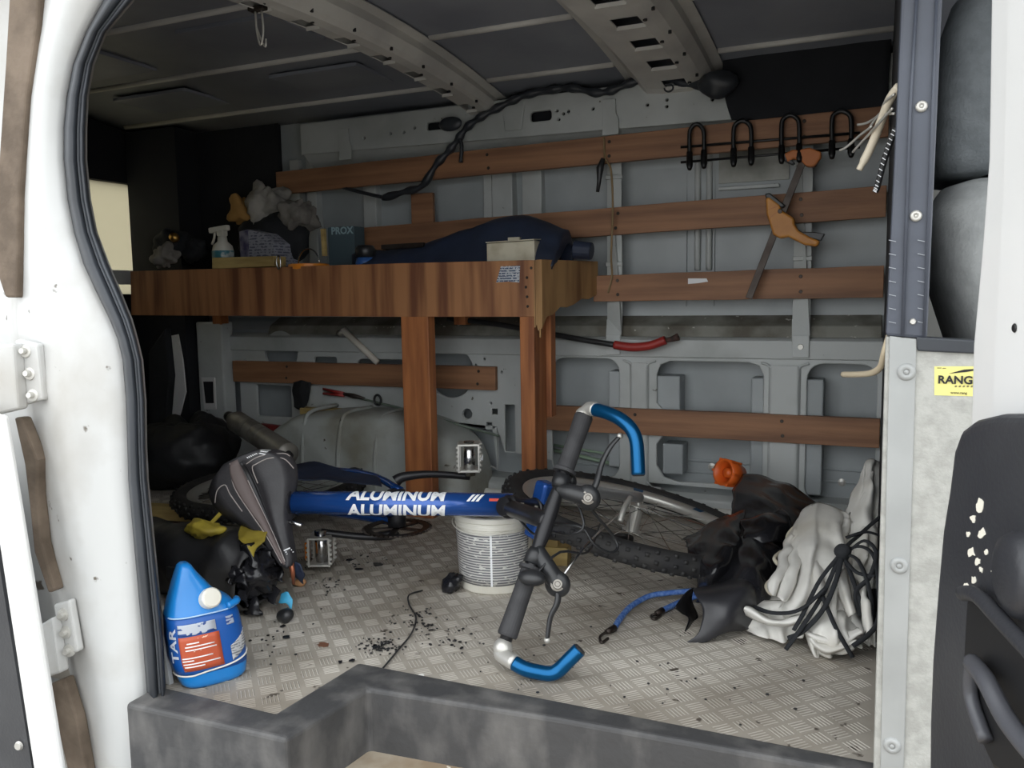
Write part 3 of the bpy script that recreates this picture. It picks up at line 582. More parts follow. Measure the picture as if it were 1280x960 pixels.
# ------------------------------------------------------------------ workbench
Y0 = 2.06
PLYEND; bench = thing('workbench', (-1.5, Y0, 0), 'rough plywood workbench built along the wall on two stud legs', 'workbench')
m = MB(); m.prism([W(163, 339, Y0), W(340, 334, Y0), W(500, 329, Y0), W(669, 325, Y0), W(669, 396, Y0), W(500, 396, Y0), W(164, 394, Y0)], (0, .018, 0)); obj('front_board', m, PLY, bench, bev=.001)
m = MB(); A = V((-.829, Y0 - .002, 0)); Bv = V((-.776, 2.375, 0))
def EB(t, z): return V((A.x + (Bv.x - A.x) * t, A.y + (Bv.y - A.y) * t, z))
m.prism([EB(0, .732), EB(1, .735), EB(1, .64), EB(.9, .632), EB(.82, .625), EB(.7, .628), EB(.55, .612), EB(.42, .604), EB(.3, .606), EB(.18, .585), EB(.08, .582), EB(0, .55)], (.016, -.002, 0)); obj('end_board', m, PLYEND, bench, bev=.001)
for k in range(4):
    m = MB(); m.box((-.836 + k * .005, Y0 - .004, .555 - k * .006 + random.uniform(-.01, .02)), (-.8325 + k * .005, Y0, .73)); obj('ply_edge', m, PLYEND, bench)
m = MB(); m.box((-2.27, Y0 + .018, .685), (-.835, 2.37, .70)); obj('shelf_top', m, PLYEND, bench)
def leg(x0, x1, d, z1):
    m = MB(); m.box((x0, Y0 + .003, 0), (x1, Y0 + .003 + d, z1)); return obj('leg', m, STUD, bench, bev=.003)
a = W(503, 500, Y0).x; b = W(537, 500, Y0).x; leg(a, b, .04, .588)
a = W(650, 500, Y0).x; b = W(668, 500, Y0).x; leg(a, b, .089, .588)
m = MB(); m.box((-.862, Y0 + .092, .30), (-.826, Y0 + .13, .69)); obj('cleat', m, STUD, bench, bev=.002)
for x in (-2.2, -1.22):
    m = MB(); m.box((x, 2.33, 0.55), (x + .04, 2.37, .685)); obj('rear_cleat', m, STUD, bench, bev=.002)
m = MB(); m.prism([W(626, 333, Y0 - .001), W(650, 332, Y0 - .001), W(649, 353, Y0 - .001), W(635, 352, Y0 - .001), W(620, 353, Y0 - .001), W(623, 344, Y0 - .001)], (0, .0008, 0)); LBL = print_mat('stapled_label', (190, 194, 200), (70, 84, 110), 150, .55, 30); obj('paper_label', m, LBL, bench, label='torn blue grey printed paper label')
for k in range(5):
    p = W(660 + random.uniform(-3, 4), 335 + k * 12, Y0 - .001); m = MB(); m.lathe([(0, .001), (.003, .001), (.004, 0)], p, (0, -1, 0), 8); obj('screw_head', m, STEELD, bench)

# ------------------------------------------------------------------ things on the bench (shelf top at z .70)
ZS = .70
def ong(px, y): p = W(px, 330, y); return p.x
x0, x1 = W(608, 300, 2.10).x, W(668, 300, 2.10).x
bx = thing('cardboard_box', ((x0 + x1) / 2, 2.12, ZS), 'small off-white box standing at the right front corner of the bench', 'box')
m = MB(); m.prism([(x0, 2.10, ZS), (x1, 2.10, ZS), (x1, 2.10, .785), (x0, 2.10, .782)], (0, .06, 0)); BOXM = mat('off_white_card', (200, 194, 174), .7, 0, (176, 168, 146), 20); obj('carton', m, BOXM, bx, bev=.002)
m = MB(); m.prism([(x0 - .001, 2.096, .783), (x1 + .001, 2.096, .786), (x1 + .001, 2.165, .79), (x0 - .001, 2.165, .788)], (0, 0, .003)); obj('lid', m, BOXM, bx, bev=.001)
m = MB(); m.box(((x0 + x1) / 2 - .02, 2.13, .79), ((x0 + x1) / 2 + .015, 2.15, .798)); obj('scrap', m, BOXM, bx)
# navy tarp heap
def tarp_pts(rows): return [[W(a, b, y) for a, b in r] for r, y in rows]
m = MB(); m.sheet(tarp_pts([([(440, 332), (500, 332), (560, 332), (620, 332), (680, 334), (742, 334)], 2.10), ([(440, 318), (500, 316), (555, 305), (610, 286), (670, 290), (738, 322)], 2.16), ([(445, 314), (500, 310), (560, 296), (620, 274), (680, 276), (735, 305)], 2.22), ([(450, 318), (505, 314), (570, 300), (640, 278), (690, 284), (738, 312)], 2.26), ([(450, 334), (505, 334), (570, 334), (640, 334), (690, 334), (738, 334)], 2.275)]), 7, .011, 16, 4)
for v_ in m.bm.verts: v_.co.z = max(v_.co.z, .703); v_.co.x = min(v_.co.x, -.80); v_.co.y = max(v_.co.y, Y0 + .022)
obj('navy_tarp', m, NAVY, smooth=True, solid=.002, label='heap of dark navy tarp lying along the bench top', cat='tarp')
m = MB(); m.cyl(W(718, 312, 2.24), W(740, 314, 2.24), .026, .024, 18); obj('tarp_roll', m, NAVY, smooth=False, bev=.004, label='rolled navy sheet end poking out at the right end of the bench', cat='tarp')
# spray bottle, box of text, rags etc
TEALL = mat('teal_label', (66, 128, 142), .4, 0, (190, 198, 196), 30, lo=.52, hi=.6)
p = V((W(279, 320, 2.15).x, 2.15, ZS)); h = .13
sprc = thing('spray_bottle', p, 'white trigger bottle with a teal label near the left of the bench', 'bottle')
m = MB(); m.lathe([(0, 0), (.032, 0), (.034, .006), (.034, .10), (.030, .115), (.016, .128), (.014, .145), (0, .145)], p, n=24); obj('body', m, BUCK, sprc, smooth=True)
m = MB(); m.lathe([(.0345, .01), (.0348, .012), (.0348, .096), (.0345, .098)], p, n=24); obj('label', m, TEALL, sprc, smooth=True)
m = MB(); m.box(p + V((-.014, -.012, .145)), p + V((.014, .012, .165))); m.beam(p + V((-.05, 0, .165)), p + V((.028, 0, .172)), .018, .018); obj('spray_head', m, BUCK, sprc, bev=.004)
m = MB(); m.tube(spl([p + V((-.03, 0, .158)), p + V((-.034, 0, .14)), p + V((-.044, 0, .12))], 4), .004, 8); obj('trigger', m, BUCK, sprc, smooth=True)
p = V((W(322, 320, 2.17).x, 2.17, ZS))
PR = print_mat('carton_print', (152, 154, 164), (92, 94, 110), 110, .5, 14)
ct = thing('printed_carton', p, 'grey printed carton with a purple edge beside the spray bottle', 'box')
m = MB(); m.prism([p + V((-.035, 0, 0)), p + V((.07, 0, 0)), p + V((.07, 0, .115)), p + V((.03, 0, .15)), p + V((-.035, 0, .165))], (.02, .09, 0)); obj('carton', m, PR, ct, bev=.002)
m = MB(); m.prism([p + V((-.075, .004, 0)), p + V((-.036, -.001, 0)), p + V((-.036, -.001, .165)), p + V((-.075, .004, .16))], (.02, .09, 0)); obj('side_panel', m, mat('purple_card', (70, 66, 100), .6, 0, (150, 148, 160), 24), ct, bev=.002)
m = MB(); m.prism([W(265, 322, 2.075), W(342, 320, 2.075), W(342, 333, 2.075), W(265, 336, 2.075)], (0, .06, 0)); obj('wood_offcut', m, PALE, bev=.002, label='pale wood offcut on the bench edge under the spray bottle', cat='wood')
# rags and bag heap at the back left
RAG = mat('grey_white_rag', (172, 168, 160), .85, 0, (128, 126, 122), 10)
GRP = {'cloth_rag': 'crumpled rags on the bench', 'black_pouch': 'black pouches on the bench', 'black_bag': 'black bags in the rear corner'}
def blob(name, px, py, y, r, mt, label, cat, amp=.02, ridge=.02, scl=14, seed=1, base=None, grp=None):
    c = W(px, py, y); m = MB(); m.ell(c, r, 32, 20, None, amp, scl, seed, ridge, base); return obj(name, m, mt, smooth=True, label=label, cat=cat, group=grp or GRP.get(name))
blob('cloth_rag', 335, 262, 2.28, (.085, .06, .075), RAG, 'pale crumpled rag heaped highest at the back of the bench', 'rag', .03, .05, 16, 3)
blob('cloth_rag', 372, 270, 2.27, (.07, .05, .06), GREYCLOTH, 'darker grey crumpled rag right of the highest rag', 'rag', .03, .04, 18, 9)
blob('cloth_rag', 302, 262, 2.26, (.04, .04, .05), mat('tan_rag', (168, 128, 70), .85), 'tan crumpled rag behind the spray bottle', 'rag', .02, .03, 18, 14)
m = MB(); m.ell(W(340, 300, 2.27), (.14, .06, .09), 24, 14, None, .03, 12, 2, .02, ZS); obj('dark_bag', m, BLACKF, smooth=True, label='dark soft bag under the rags at the back of the bench', cat='bag')
# orange lid with wire bail, caribiner
c = V((W(386, 328, 2.12).x, 2.12, ZS + .025))
lid = thing('orange_tub', c, 'shallow orange tub with a wire bail on the bench front edge', 'tub')
m = MB(); m.lathe([(0, 0), (.058, 0), (.062, .004), (.062, .018), (.055, .02), (.052, .012), (0, .012)], c, n=30); obj('cap', m, mat('lid_orange', (232, 142, 46), .4), lid, smooth=False)
m = MB(); m.tube([c + V((.04 * math.cos(t), .0, .018 + .048 * math.sin(t))) for t in [math.pi * i / 14 for i in range(15)]], .0022, 6); obj('wire_bail', m, CHROME, lid, smooth=True)
c = W(349, 328, 2.045); m = MB(); m.tube([c + V((.0075 * math.cos(t), -.003, .02 * math.sin(t))) for t in [2 * math.pi * i / 20 for i in range(20)]], .0022, 6, True); obj('carabiner', m, CHROME, smooth=True, label='small chrome carabiner hooked over the bench front edge', cat='carabiner')
# carton lettered PROX, capped bottle, tape, stick, long dark case
p = V((W(427, 320, 2.25).x, 2.25, ZS))
px2 = thing('dark_carton', p, 'dark teal carton lettered PROX at the back of the bench', 'box')
m = MB(); m.box(p + V((-.05, 0, 0)), p + V((.05, .06, .165))); obj('carton', m, mat('dark_teal_card', (74, 92, 100), .6), px2, bev=.002)
wall_text('PROX', 414, 293, 9, 2.249, mat('pale_teal_ink', (150, 176, 184), .6), px2, bold=.001)
c = V((W(457, 325, 2.14).x, 2.14, ZS))
bt = thing('glue_bottle', c, 'white bottle with a blue collar and black cap left of the navy tarp', 'bottle')
m = MB(); m.lathe([(0, 0), (.03, 0), (.032, .004), (.030, .045), (.022, .055), (0, .055)], c, n=20); obj('body', m, BUCK, bt, smooth=True)
m = MB(); m.lathe([(.031, .035), (.0325, .037), (.026, .058), (.02, .06)], c, n=20); obj('collar', m, mat('collar_blue', (50, 90, 150), .4), bt, smooth=True)
m = MB(); m.lathe([(.022, .058), (.030, .062), (.030, .085), (.024, .094), (0, .096)], c, n=20); obj('cap', m, BLACKP, bt, smooth=True)
m = MB(); c = V((W(424, 322, 2.11).x, 2.11, ZS + .004)); m.lathe([(.02, 0), (.036, 0), (.036, .03), (.02, .03), (.02, 0)], c, n=24); obj('tape_roll', m, mat('tan_tape', (150, 126, 88), .5), smooth=False, label='roll of tan tape lying right of the orange lid', cat='tape')
m = MB(); m.beam(W(406, 320, 2.2), W(404, 286, 2.2), .012, .012, (0, -1, 0)); obj('wood_stick', m, PALE, label='thin pale stick standing behind the tape roll', cat='stick')
m = MB(); m.box((W(478, 300, 2.28).x, 2.29, ZS), (W(590, 300, 2.28).x, 2.36, .80)); obj('long_case', m, BLACKF, bev=.01, label='long dark case behind the navy tarp', cat='case')
m = MB(); m.beam(W(478, 309, 2.18), W(530, 306, 2.18), .016, .014, (0, 0, 1)); obj('metal_bar', m, STEELD, bev=.001, label='short dark metal bar on the tarp behind the bottle', cat='bar')
# black clutter at the left end
blob('black_pouch', 215, 305, 2.18, (.06, .05, .05), BLACKF, 'black pouch at the far left of the bench', 'pouch', .015, .02, 16, 5, ZS)
blob('cloth_rag', 205, 322, 2.12, (.05, .03, .035), GREYCLOTH, 'grey crumpled rag at the far left bench corner', 'rag', .02, .03, 22, 7, ZS)
blob('black_pouch', 243, 312, 2.2, (.05, .04, .045), BLACKF, 'black pouch left of the spray bottle', 'pouch', .012, .02, 18, 8, ZS)
c = W(218, 297, 2.12); m = MB(); m.lathe([(0, -.014), (.014, -.012), (.016, 0), (.014, .012), (0, .014)], c, (.4, -1, .2), 14); obj('brass_fitting', m, mat('brass', (190, 150, 80), .3, .9), smooth=True, label='small brass fitting on the black pouch', cat='fitting')

# ------------------------------------------------------------------ hung on the wall
hr = thing('coat_rack', W(855, 200, 2.34), 'black wire rack of four looped hooks on the top board', 'rack')
m = MB(); m.tube([W(851, 184, 2.335), W(1075, 166, 2.335)], .0035, 8); obj('rail', m, BLACKM, hr, smooth=True); m = MB(); m.tube([W(851, 203, 2.332), W(1075, 184, 2.332)], .0035, 8); obj('rail', m, BLACKM, hr, smooth=True)
for (xa, xb, top, bot) in ((862, 880, 156, 204), (917, 939, 152, 200), (977, 999, 145, 196), (1040, 1064, 140, 190)):
    m = MB(); pts = [W(xa, bot + 6, 2.31), W(xa, bot, 2.318), W(xa, bot - 8, 2.328), W(xa, top + 12, 2.328), W(xa + 3, top + 3, 2.328), W((xa + xb) / 2, top - 1, 2.328), W(xb - 3, top + 3, 2.328), W(xb, top + 12, 2.328), W(xb, bot - 10, 2.328), W(xb, bot - 2, 2.318), W(xb, bot + 4, 2.31)]
    m.tube(spl(pts, 4), .006, 8); obj('hook', m, BLACKM, hr, smooth=True)
    for x_, b_ in ((xa, bot), (xb, bot - 2)): m = MB(); m.tube([W(x_, b_ - 14, 2.322), W(x_, b_ + 2, 2.318), W(x_, b_ + 7, 2.306)], [.008, .009, .006], 10); obj('hook_tip', m, BLACKM, hr, smooth=True)
# bar clamp
cl = thing('bar_clamp', W(935, 372, 2.32), 'amber handled bar clamp hanging from the third coat hook', 'clamp')
m = MB(); m.beam(W(1008, 190, 2.325), W(936, 373, 2.325), .018, .006, (0, -1, 0)); obj('bar', m, STEELD, cl, bev=.001)
def pxp(name, pts, y, th, mt, parent, bev=.003): 
    m = MB(); m.prism([W(a, b, y) for a, b in pts], (0, th, 0)); return obj(name, m, mt, parent, bev=bev)
pxp('head', [(998, 187), (1012, 184), (1027, 190), (1026, 197), (1018, 208), (1008, 208), (1000, 200), (992, 198), (984, 203), (980, 192), (990, 187)], 2.312, .026, CLAMPH, cl, .004)
pxp('head_pad', [(976, 192), (982, 191), (994, 204), (990, 206), (976, 199)], 2.314, .022, BLACKP, cl)
pxp('body', [(957, 247), (962, 246), (975, 256), (976, 262), (993, 273), (993, 280), (998, 288), (1012, 296), (1025, 301), (1021, 308), (1005, 306), (985, 296), (974, 298), (966, 293), (962, 280), (958, 268)], 2.305, .036, CLAMPO, cl, .005)
pxp('trigger', [(993, 284), (1003, 290), (1018, 290), (1031, 292), (1026, 301), (1012, 297), (999, 290)], 2.309, .028, BLACKP, cl, .003)
pxp('body_pad', [(956, 242), (962, 241), (982, 257), (977, 260), (957, 247)], 2.307, .032, BLACKP, cl)
m = MB()
for a_ in ((960, 262, 972, 258), (961, 273, 976, 262)): m.beam(W(a_[0], a_[1], 2.3045), W(a_[2], a_[3], 2.3045), .0012, .001, (0, -1, 0))
obj('moulded_lines', m, CLAMPH, cl)
m = MB(); m.lathe([(.0, .002), (.005, .002), (.006, 0)], W(975, 264, 2.3045), (0, -1, 0), 12); obj('rivet', m, STEELD, cl)
# tan cord with black hook
tc_ = thing('hanging_cord', W(765, 200, 2.33), 'thin tan cord with a black hook tied to the top board', 'cord')
m = MB(); m.tube(spl([W(755, 172, 2.345), W(756, 196, 2.34), W(759, 202, 2.335), W(764, 215, 2.335), W(766, 260, 2.335), W(764, 320, 2.35), W(765, 345, 2.36), W(760, 366, 2.36)], 6), .0032, 6); obj('strand', m, mat('tan_cord', (142, 120, 88), .8), tc_, smooth=True)
m = MB(); m.tube([W(754, 198, 2.336), W(750, 210, 2.335), W(749, 226, 2.335), W(747, 240, 2.335)], [.006, .011, .006, .005], 10); obj('hook', m, BLACKP, tc_, smooth=True)
# cable harness under the roof
ch = thing('cable_harness', W(740, 112, 2.34), 'taped black cable harness sagging along the top of the wall', 'cable')
hp = [(900, 106, 2.30), (880, 107, 2.32), (855, 104, 2.34), (835, 98, 2.345), (815, 98, 2.345), (790, 103, 2.345), (765, 113, 2.345), (745, 116, 2.345), (715, 110, 2.345), (690, 112, 2.345), (660, 118, 2.345), (640, 126, 2.345), (618, 137, 2.335), (598, 148, 2.33), (583, 160, 2.335), (572, 175, 2.335), (560, 190, 2.335), (545, 206, 2.33), (528, 232, 2.33), (505, 240, 2.33), (478, 248, 2.33)]
m = MB(); m.tube(spl([W(*p) for p in hp], 5), [.011 + .003 * math.sin(i * 1.3) for i in range((len(hp) - 1) * 5 + 1)], 10); obj('trunk', m, RUBBER, ch, smooth=True)
m = MB(); m.tube(spl([W(574, 172, 2.33), W(577, 182, 2.328), W(576, 203, 2.328)], 4), .006, 8); m.tube(spl([W(480, 247, 2.33), W(450, 240, 2.34), W(420, 232, 2.36)], 4), .006, 8); obj('branch', m, RUBBER, ch, smooth=True)
m = MB(); m.tube([W(836, 110, 2.335) + V((.012 * math.cos(t), 0, .010 * math.sin(t))) for t in [2 * math.pi * i / 14 for i in range(14)]], .0025, 6, True); obj('clip_ring', m, RUBBER, ch, smooth=True)
m = MB(); m.ell(W(563, 155, 2.335), (.04, .012, .022), 18, 10); obj('grommet', m, RUBBER, ch, smooth=True)
m = MB(); m.ell(W(898, 104, 2.31), (.05, .03, .035), 18, 10, None, .012, 30, 3); obj('taped_bundle', m, RUBBER, ch, smooth=True)
# roof hook
rh = thing('roof_hook', W(323, 20, 1.55), 'small wire snap hook hanging from the left roof rib', 'hook')
q0 = F(323, 14, 1.215); m = MB(); m.beam(q0 + V((-.02, 0, .004)), q0 + V((.02, 0, .004)), .02, .008); obj('eye_plate', m, STEELD, rh, bev=.002)
m = MB(); m.tube(spl([q0 + V((-.008, 0, 0)), q0 + V((-.006, 0, -.04)), q0 + V((.002, 0, -.066)), q0 + V((.010, 0, -.04)), q0 + V((.008, 0, 0))], 5), .0022, 6); m.tube(spl([q0 + V((-.008, .002, -.03)), q0 + V((.002, .002, -.055)), q0 + V((.012, .002, -.07)), q0 + V((.014, .002, -.055))], 5), .002, 6); obj('wire_loop', m, ALU, rh, smooth=True)
# red sleeved cable
rc = thing('battery_cable', W(780, 425, 2.33), 'thick black cable with a red sleeve at its end below the boards', 'cable')
pts = [W(560, 398, 2.36), W(620, 405, 2.35), W(680, 416, 2.34), W(730, 425, 2.335), W(768, 431, 2.33)]
m = MB(); m.tube(spl(pts, 6), .0085, 12); obj('cable', m, BLACKP, rc, smooth=True)
m = MB(); m.tube(spl([W(768, 431, 2.33), W(790, 434, 2.33), W(812, 432, 2.33), W(832, 425, 2.33)], 6), .0125, 14); obj('red_sleeve', m, REDH, rc, smooth=True)
m = MB(); m.tube([W(832, 426, 2.33), W(840, 424, 2.33), W(848, 421, 2.33)], [.006, .008, .011], 10); obj('frayed_end', m, mat('frayed_copper', (86, 62, 54), .8, 0, (50, 42, 40), 60), rc, smooth=True)
# cream bent cable by the partition
m = MB(); m.tube(spl([W(1112, 420, 1.16), W(1106, 440, 1.17), W(1101, 458, 1.2), W(1090, 466, 1.24), W(1072, 468, 1.3), W(1054, 468, 1.36)], 6), .0045, 8); obj('cream_cable', m, CREAM, smooth=True, label='bent cream cable sticking out from the post below the boards', cat='cable')
# cables dangling by the post
m = MB(); m.tube(spl([W(1124, 108, 1.20), W(1112, 125, 1.22), W(1100, 155, 1.25), W(1088, 185, 1.27), W(1074, 212, 1.28)], 6), [.006] * 22 + [.0045] * 3, 8); obj('white_cable', m, mat('ivory_sheath', (216, 206, 186), .5), smooth=True, label='thick ivory cable end dangling beside the post top', cat='cable')
gw = thing('bare_wires', W(1085, 140, 1.3), 'thin bare grey wires curling out beside the post top', 'wires')
for pts in ([(1118, 142, 1.2), (1100, 144, 1.25), (1090, 155, 1.27), (1086, 162, 1.28)], [(1118, 118, 1.2), (1106, 128, 1.22), (1100, 142, 1.25), (1085, 153, 1.3), (1072, 156, 1.32)], [(1090, 158, 1.27), (1074, 170, 1.3), (1058, 184, 1.32), (1050, 188, 1.33)], [(1116, 135, 1.2), (1104, 148, 1.22), (1086, 168, 1.26), (1066, 190, 1.3)]):
    m = MB(); m.tube(spl([W(*p) for p in pts], 6), .0018, 6); obj('wire', m, ALU, gw, smooth=True)
bc = thing('braided_cord', W(1100, 200, 1.22), 'black and white braided cord hanging beside the post', 'cord')
pts = spl([W(1120, 160, 1.19), W(1112, 180, 1.2), W(1104, 205, 1.21), W(1097, 232, 1.22), W(1094, 240, 1.22)], 8)
m = MB(); m.tube(pts, .004, 8); obj('cord', m, BLACKP, bc, smooth=True)
for i in range(2, len(pts) - 2, 2):
    m = MB(); d_ = (pts[i + 1] - pts[i - 1]).normalized(); m.beam(pts[i] + V((-.003, -.0036, .001)), pts[i] + V((.001, -.0038, -.002)), .0009, .0012, (0, -1, 0)); obj('white_fleck', m, WHITEP, bc)

# ------------------------------------------------------------------ below the bench
m = MB(); m.beam(W(379, 513, 2.345), W(503, 519, 2.345), .04, .022); obj('pale_stick', m, PALE, bev=.002, label='pale lumber strip lying over the wheel arch', cat='wood')
sp = thing('spirit_level', W(360, 540, 2.3), 'red and yellow spirit level lying behind the silver cylinder', 'level')
m = MB(); m.beam(W(326, 533, 2.34), W(372, 538, 2.34), .02, .022); obj('red_bar', m, mat('level_red', (150, 56, 56), .5, 0, (120, 46, 46), 30), sp, bev=.002)
m = MB(); m.beam(W(371, 539, 2.338), W(393, 541, 2.338), .021, .024); obj('yellow_bar', m, mat('level_yellow', (196, 172, 66), .5), sp, bev=.002)
m = MB(); m.tube([W(424, 417, 2.365), W(430, 413, 2.36), W(472, 453, 2.345)], [.011, .012, .010], 14); obj('white_pipe', m, mat('aged_white_pipe', (206, 200, 188), .5), smooth=True, label='short white pipe leaning behind the short board', cat='pipe')
pl = thing('pliers', W(430, 490, 2.33), 'red handled pliers on the wall frame below the short board', 'pliers')
m = MB(); m.tube([W(404, 486, 2.36), W(430, 492, 2.355)], [.004, .006], 8); m.tube([W(404, 492, 2.36), W(430, 494, 2.355)], [.004, .006], 8); obj('handles', m, REDH, pl, smooth=True)
m = MB(); m.tube([W(428, 492, 2.355), W(442, 495, 2.355), W(456, 498, 2.355)], [.005, .009, .003], 8); obj('jaws', m, STEELD, pl, smooth=True)
m = MB(); m.tube([W(405, 487, 2.362), W(500, 510, 2.35), W(624, 545, 2.35)], .004, 6); obj('green_rod', m, mat('grey_green_rod', (110, 122, 110), .5), smooth=True, label='thin grey green rod slanting behind the bench legs', cat='rod')
m = MB(); m.tube([W(472, 500, 2.35) + V((.013 * math.cos(t), 0, .017 * math.sin(t))) for t in [2 * math.pi * i / 16 for i in range(16)]], .004, 8, True); obj('rubber_ring', m, BLACKP, smooth=True, label='small black ring hung left of the left bench leg', cat='ring')
m = MB(); m.sheet([[W(368, 478, 2.35), W(376, 476, 2.34), W(388, 478, 2.345)], [W(366, 490, 2.34), W(376, 490, 2.33), W(387, 492, 2.335)], [W(368, 508, 2.345), W(376, 512, 2.335), W(384, 506, 2.34)]], 5, .004, 30, 6); obj('black_rag', m, BLACKF, smooth=True, solid=.004, label='black rag hanging below the short board', cat='rag')
for x, z0, z1 in ((-.905, .14, .09), ):
    m = MB(); m.tube([W(690, 562, 2.45), W(776, 582, 2.45)], .006, 8); m.tube([W(690, 556, 2.455), W(776, 570, 2.455)], .004, 8); obj('green_tube', m, mat('pale_green_tube', (150, 172, 148), .4), smooth=True, label='pale green tubes behind the left wall opening', cat='tube')
pv = MB(); pv.tube([V((-1.30, 2.335, .018)), V((-.36, 2.335, .018))], .017, 18); obj('white_pipe', pv, mat('white_pvc', (222, 221, 214), .4), smooth=False, bev=.001, label='long white plastic pipe on the floor along the far wall', cat='pipe')
# corrugated silver cylinder
d0, d1_ = W(290, 523, 2.08), W(360, 568, 1.92); dv = (d1_ - d0); n = 60
sy = thing('metal_cylinder', d1_, 'dull silver ribbed cylinder leaning behind the saddle', 'cylinder')
prof = []; Lc = dv.length
for i in range(n + 1):
    t = i / n; r = .034 if t > .1 else .02 + .014 * (t / .1)
    if .22 < t < .7: r += -.004 * (abs(math.sin((t - .22) / .12 * math.pi)) < .28)
    prof.append((r, t * Lc))
m = MB(); m.lathe([(0, 0)] + prof + [(0, Lc)], d0, dv, 28); obj('shell', m, mat('dull_silver', (150, 147, 140), .42, .35, (126, 123, 116), 14), sy, smooth=True)
m = MB(); m.lathe([(0, -.03), (.016, -.03), (.018, -.02), (.018, .004)], d0, dv, 16); obj('black_cap', m, BLACKP, sy, smooth=True)
m = MB(); m.lathe([(0, Lc + .015), (.01, Lc + .015), (.012, Lc - .002)], d0, dv, 14); obj('end_stud', m, BLACKP, sy, smooth=True)
DULLB = mat('dull_black_film', (30, 31, 34), .55, 0, (40, 41, 44), 9, bump=.3, bscale=26)
# dark bags in the rear
blob('black_bag', 225, 570, 2.12, (.17, .14, .13), DULLB, 'black bag slumped in the dark left rear corner', 'bag', .03, .05, 9, 2, .0)
blob('black_bag', 262, 560, 2.22, (.10, .08, .12), DULLB, 'black bag just left of the silver cylinder', 'bag', .03, .04, 10, 6, .0)
m = MB(); m.prism([W(185, 440, 2.2), W(206, 410, 2.2), W(212, 470, 2.2), W(206, 545, 2.2), W(186, 560, 2.2)], (0, .03, 0)); obj('leaning_board', m, BLACKF, bev=.006, label='dark board leaning in the left rear corner', cat='board')
m = MB(); m.beam(F(150, 636, .03), F(285, 645, .03), .07, .03); obj('lumber_plank', m, PALE, bev=.002, label='pale lumber plank on the floor left of the saddle', cat='wood')
m = MB(); m.sheet([[F(205, 668, .02), F(250, 655, .03), F(300, 658, .02)], [F(200, 680, .03), F(255, 668, .055), F(320, 675, .03)], [F(225, 700, .01), F(270, 690, .04), F(330, 690, .012)]], 8, .014, 18, 3); obj('grey_cloth', m, GREYCLOTH, smooth=True, solid=.004, label='grey cloth crumpled on the floor below the saddle', cat='cloth')

# ------------------------------------------------------------------ black duffel with yellow strap
du = thing('duffel_bag', F(300, 745, 0), 'scuffed black duffel with a burst end on the floor behind the blue jug', 'bag')
e1 = F(322, 722, .075); e0 = F(185, 690, .08); ax = (e1 - e0); Ld = ax.length; X_, Y_, Z_ = fr(ax)
m = MB(); P_ = []
for i in range(31):
    t = i / 30; row = []
    for j in range(28):
        q = 2 * math.pi * j / 28; r = .072 * (1 - .25 * max(0, t - .82) / .18)
        p = e0 + ax * t + (X_ * math.cos(q) + Y_ * math.sin(q)) * r
        k = .016 * nz(p, 11, 3) + .010 * abs(nz(p, 26, 5)) + .02 * (abs(nz(p, 22, 8)) if t > .75 else 0)
        p = p + (p - (e0 + ax * t)).normalized() * k; p.z = max(p.z, .002); row.append(p)
    P_.append(row)
vv = m.grid(P_, True); m.face(vv[0][::-1]); obj('shell', m, DUFF, du, smooth=True, solid=.004)
m = MB(); m.ell(e1 - ax.normalized() * .02, (.05, .055, .05), 26, 16, None, .03, 26, 5, .04); obj('burst_filling', m, BAGM, du, smooth=True)
for k in range(7):
    a_ = 2 * math.pi * k / 7; c = e1 + (X_ * math.cos(a_) + Y_ * math.sin(a_)) * .052; c.z = max(c.z, .02)
    m = MB(); m.sheet([[c + V((-.02, -.0, .012)), c + V((0, .004, .018)), c + V((.02, 0, .01))], [c + V((-.018, -.01, -.006)), c + V((.004, -.016, .0)), c + V((.024, -.01, -.008))], [c + V((-.01, -.02, -.014)), c + V((.01, -.022, -.012)), c + V((.03, -.014, -.016))]], 4, .016, 40, k); obj('torn_flap', m, BAGM, du, smooth=True, solid=.002)
p_ = e0 + ax * .55 + V((0, -.085, .01)); m = MB(); m.box(p_ + V((-.022, -.003, -.012)), p_ + V((.022, .006, .012))); obj('badge', m, BLACKP, du, bev=.003)
c = e0 + ax * .63 + V((.0, -.02, .088)); m = MB(); m.ell(c, (.046, .03, .016), 30, 18, None, .012, 30, 4, .015); obj('yellow_strap_bundle', m, YEL, smooth=True, label='bunched yellow strap lying on the black duffel', cat='strap')
ys_ = thing('yellow_strap', W(330, 680, 1.4), 'loose yellow strap tail between the duffel and the saddle', 'strap')
q_ = e0 + ax * .93 + V((0, .02, .082))
m = MB(); m.sheet([[q_ + V((-.04, .02, .006)), q_ + V((-.01, .02, .012)), q_ + V((.02, .01, .004))], [q_ + V((-.035, -.01, .012)), q_ + V((0, -.01, .008)), q_ + V((.03, -.015, -.008))], [q_ + V((-.01, -.035, -.002)), q_ + V((.02, -.04, -.012)), q_ + V((.04, -.05, -.03))]], 5, .010, 40, 2); obj('webbing', m, YEL, ys_, smooth=True, solid=.002)
q_ = e0 + ax * .62 + V((0, 0, .095)); m = MB(); m.beam(q_, q_ + V((.045, .04, .06)), .008, .003, (0, -1, 0)); obj('tail', m, YEL, ys_)
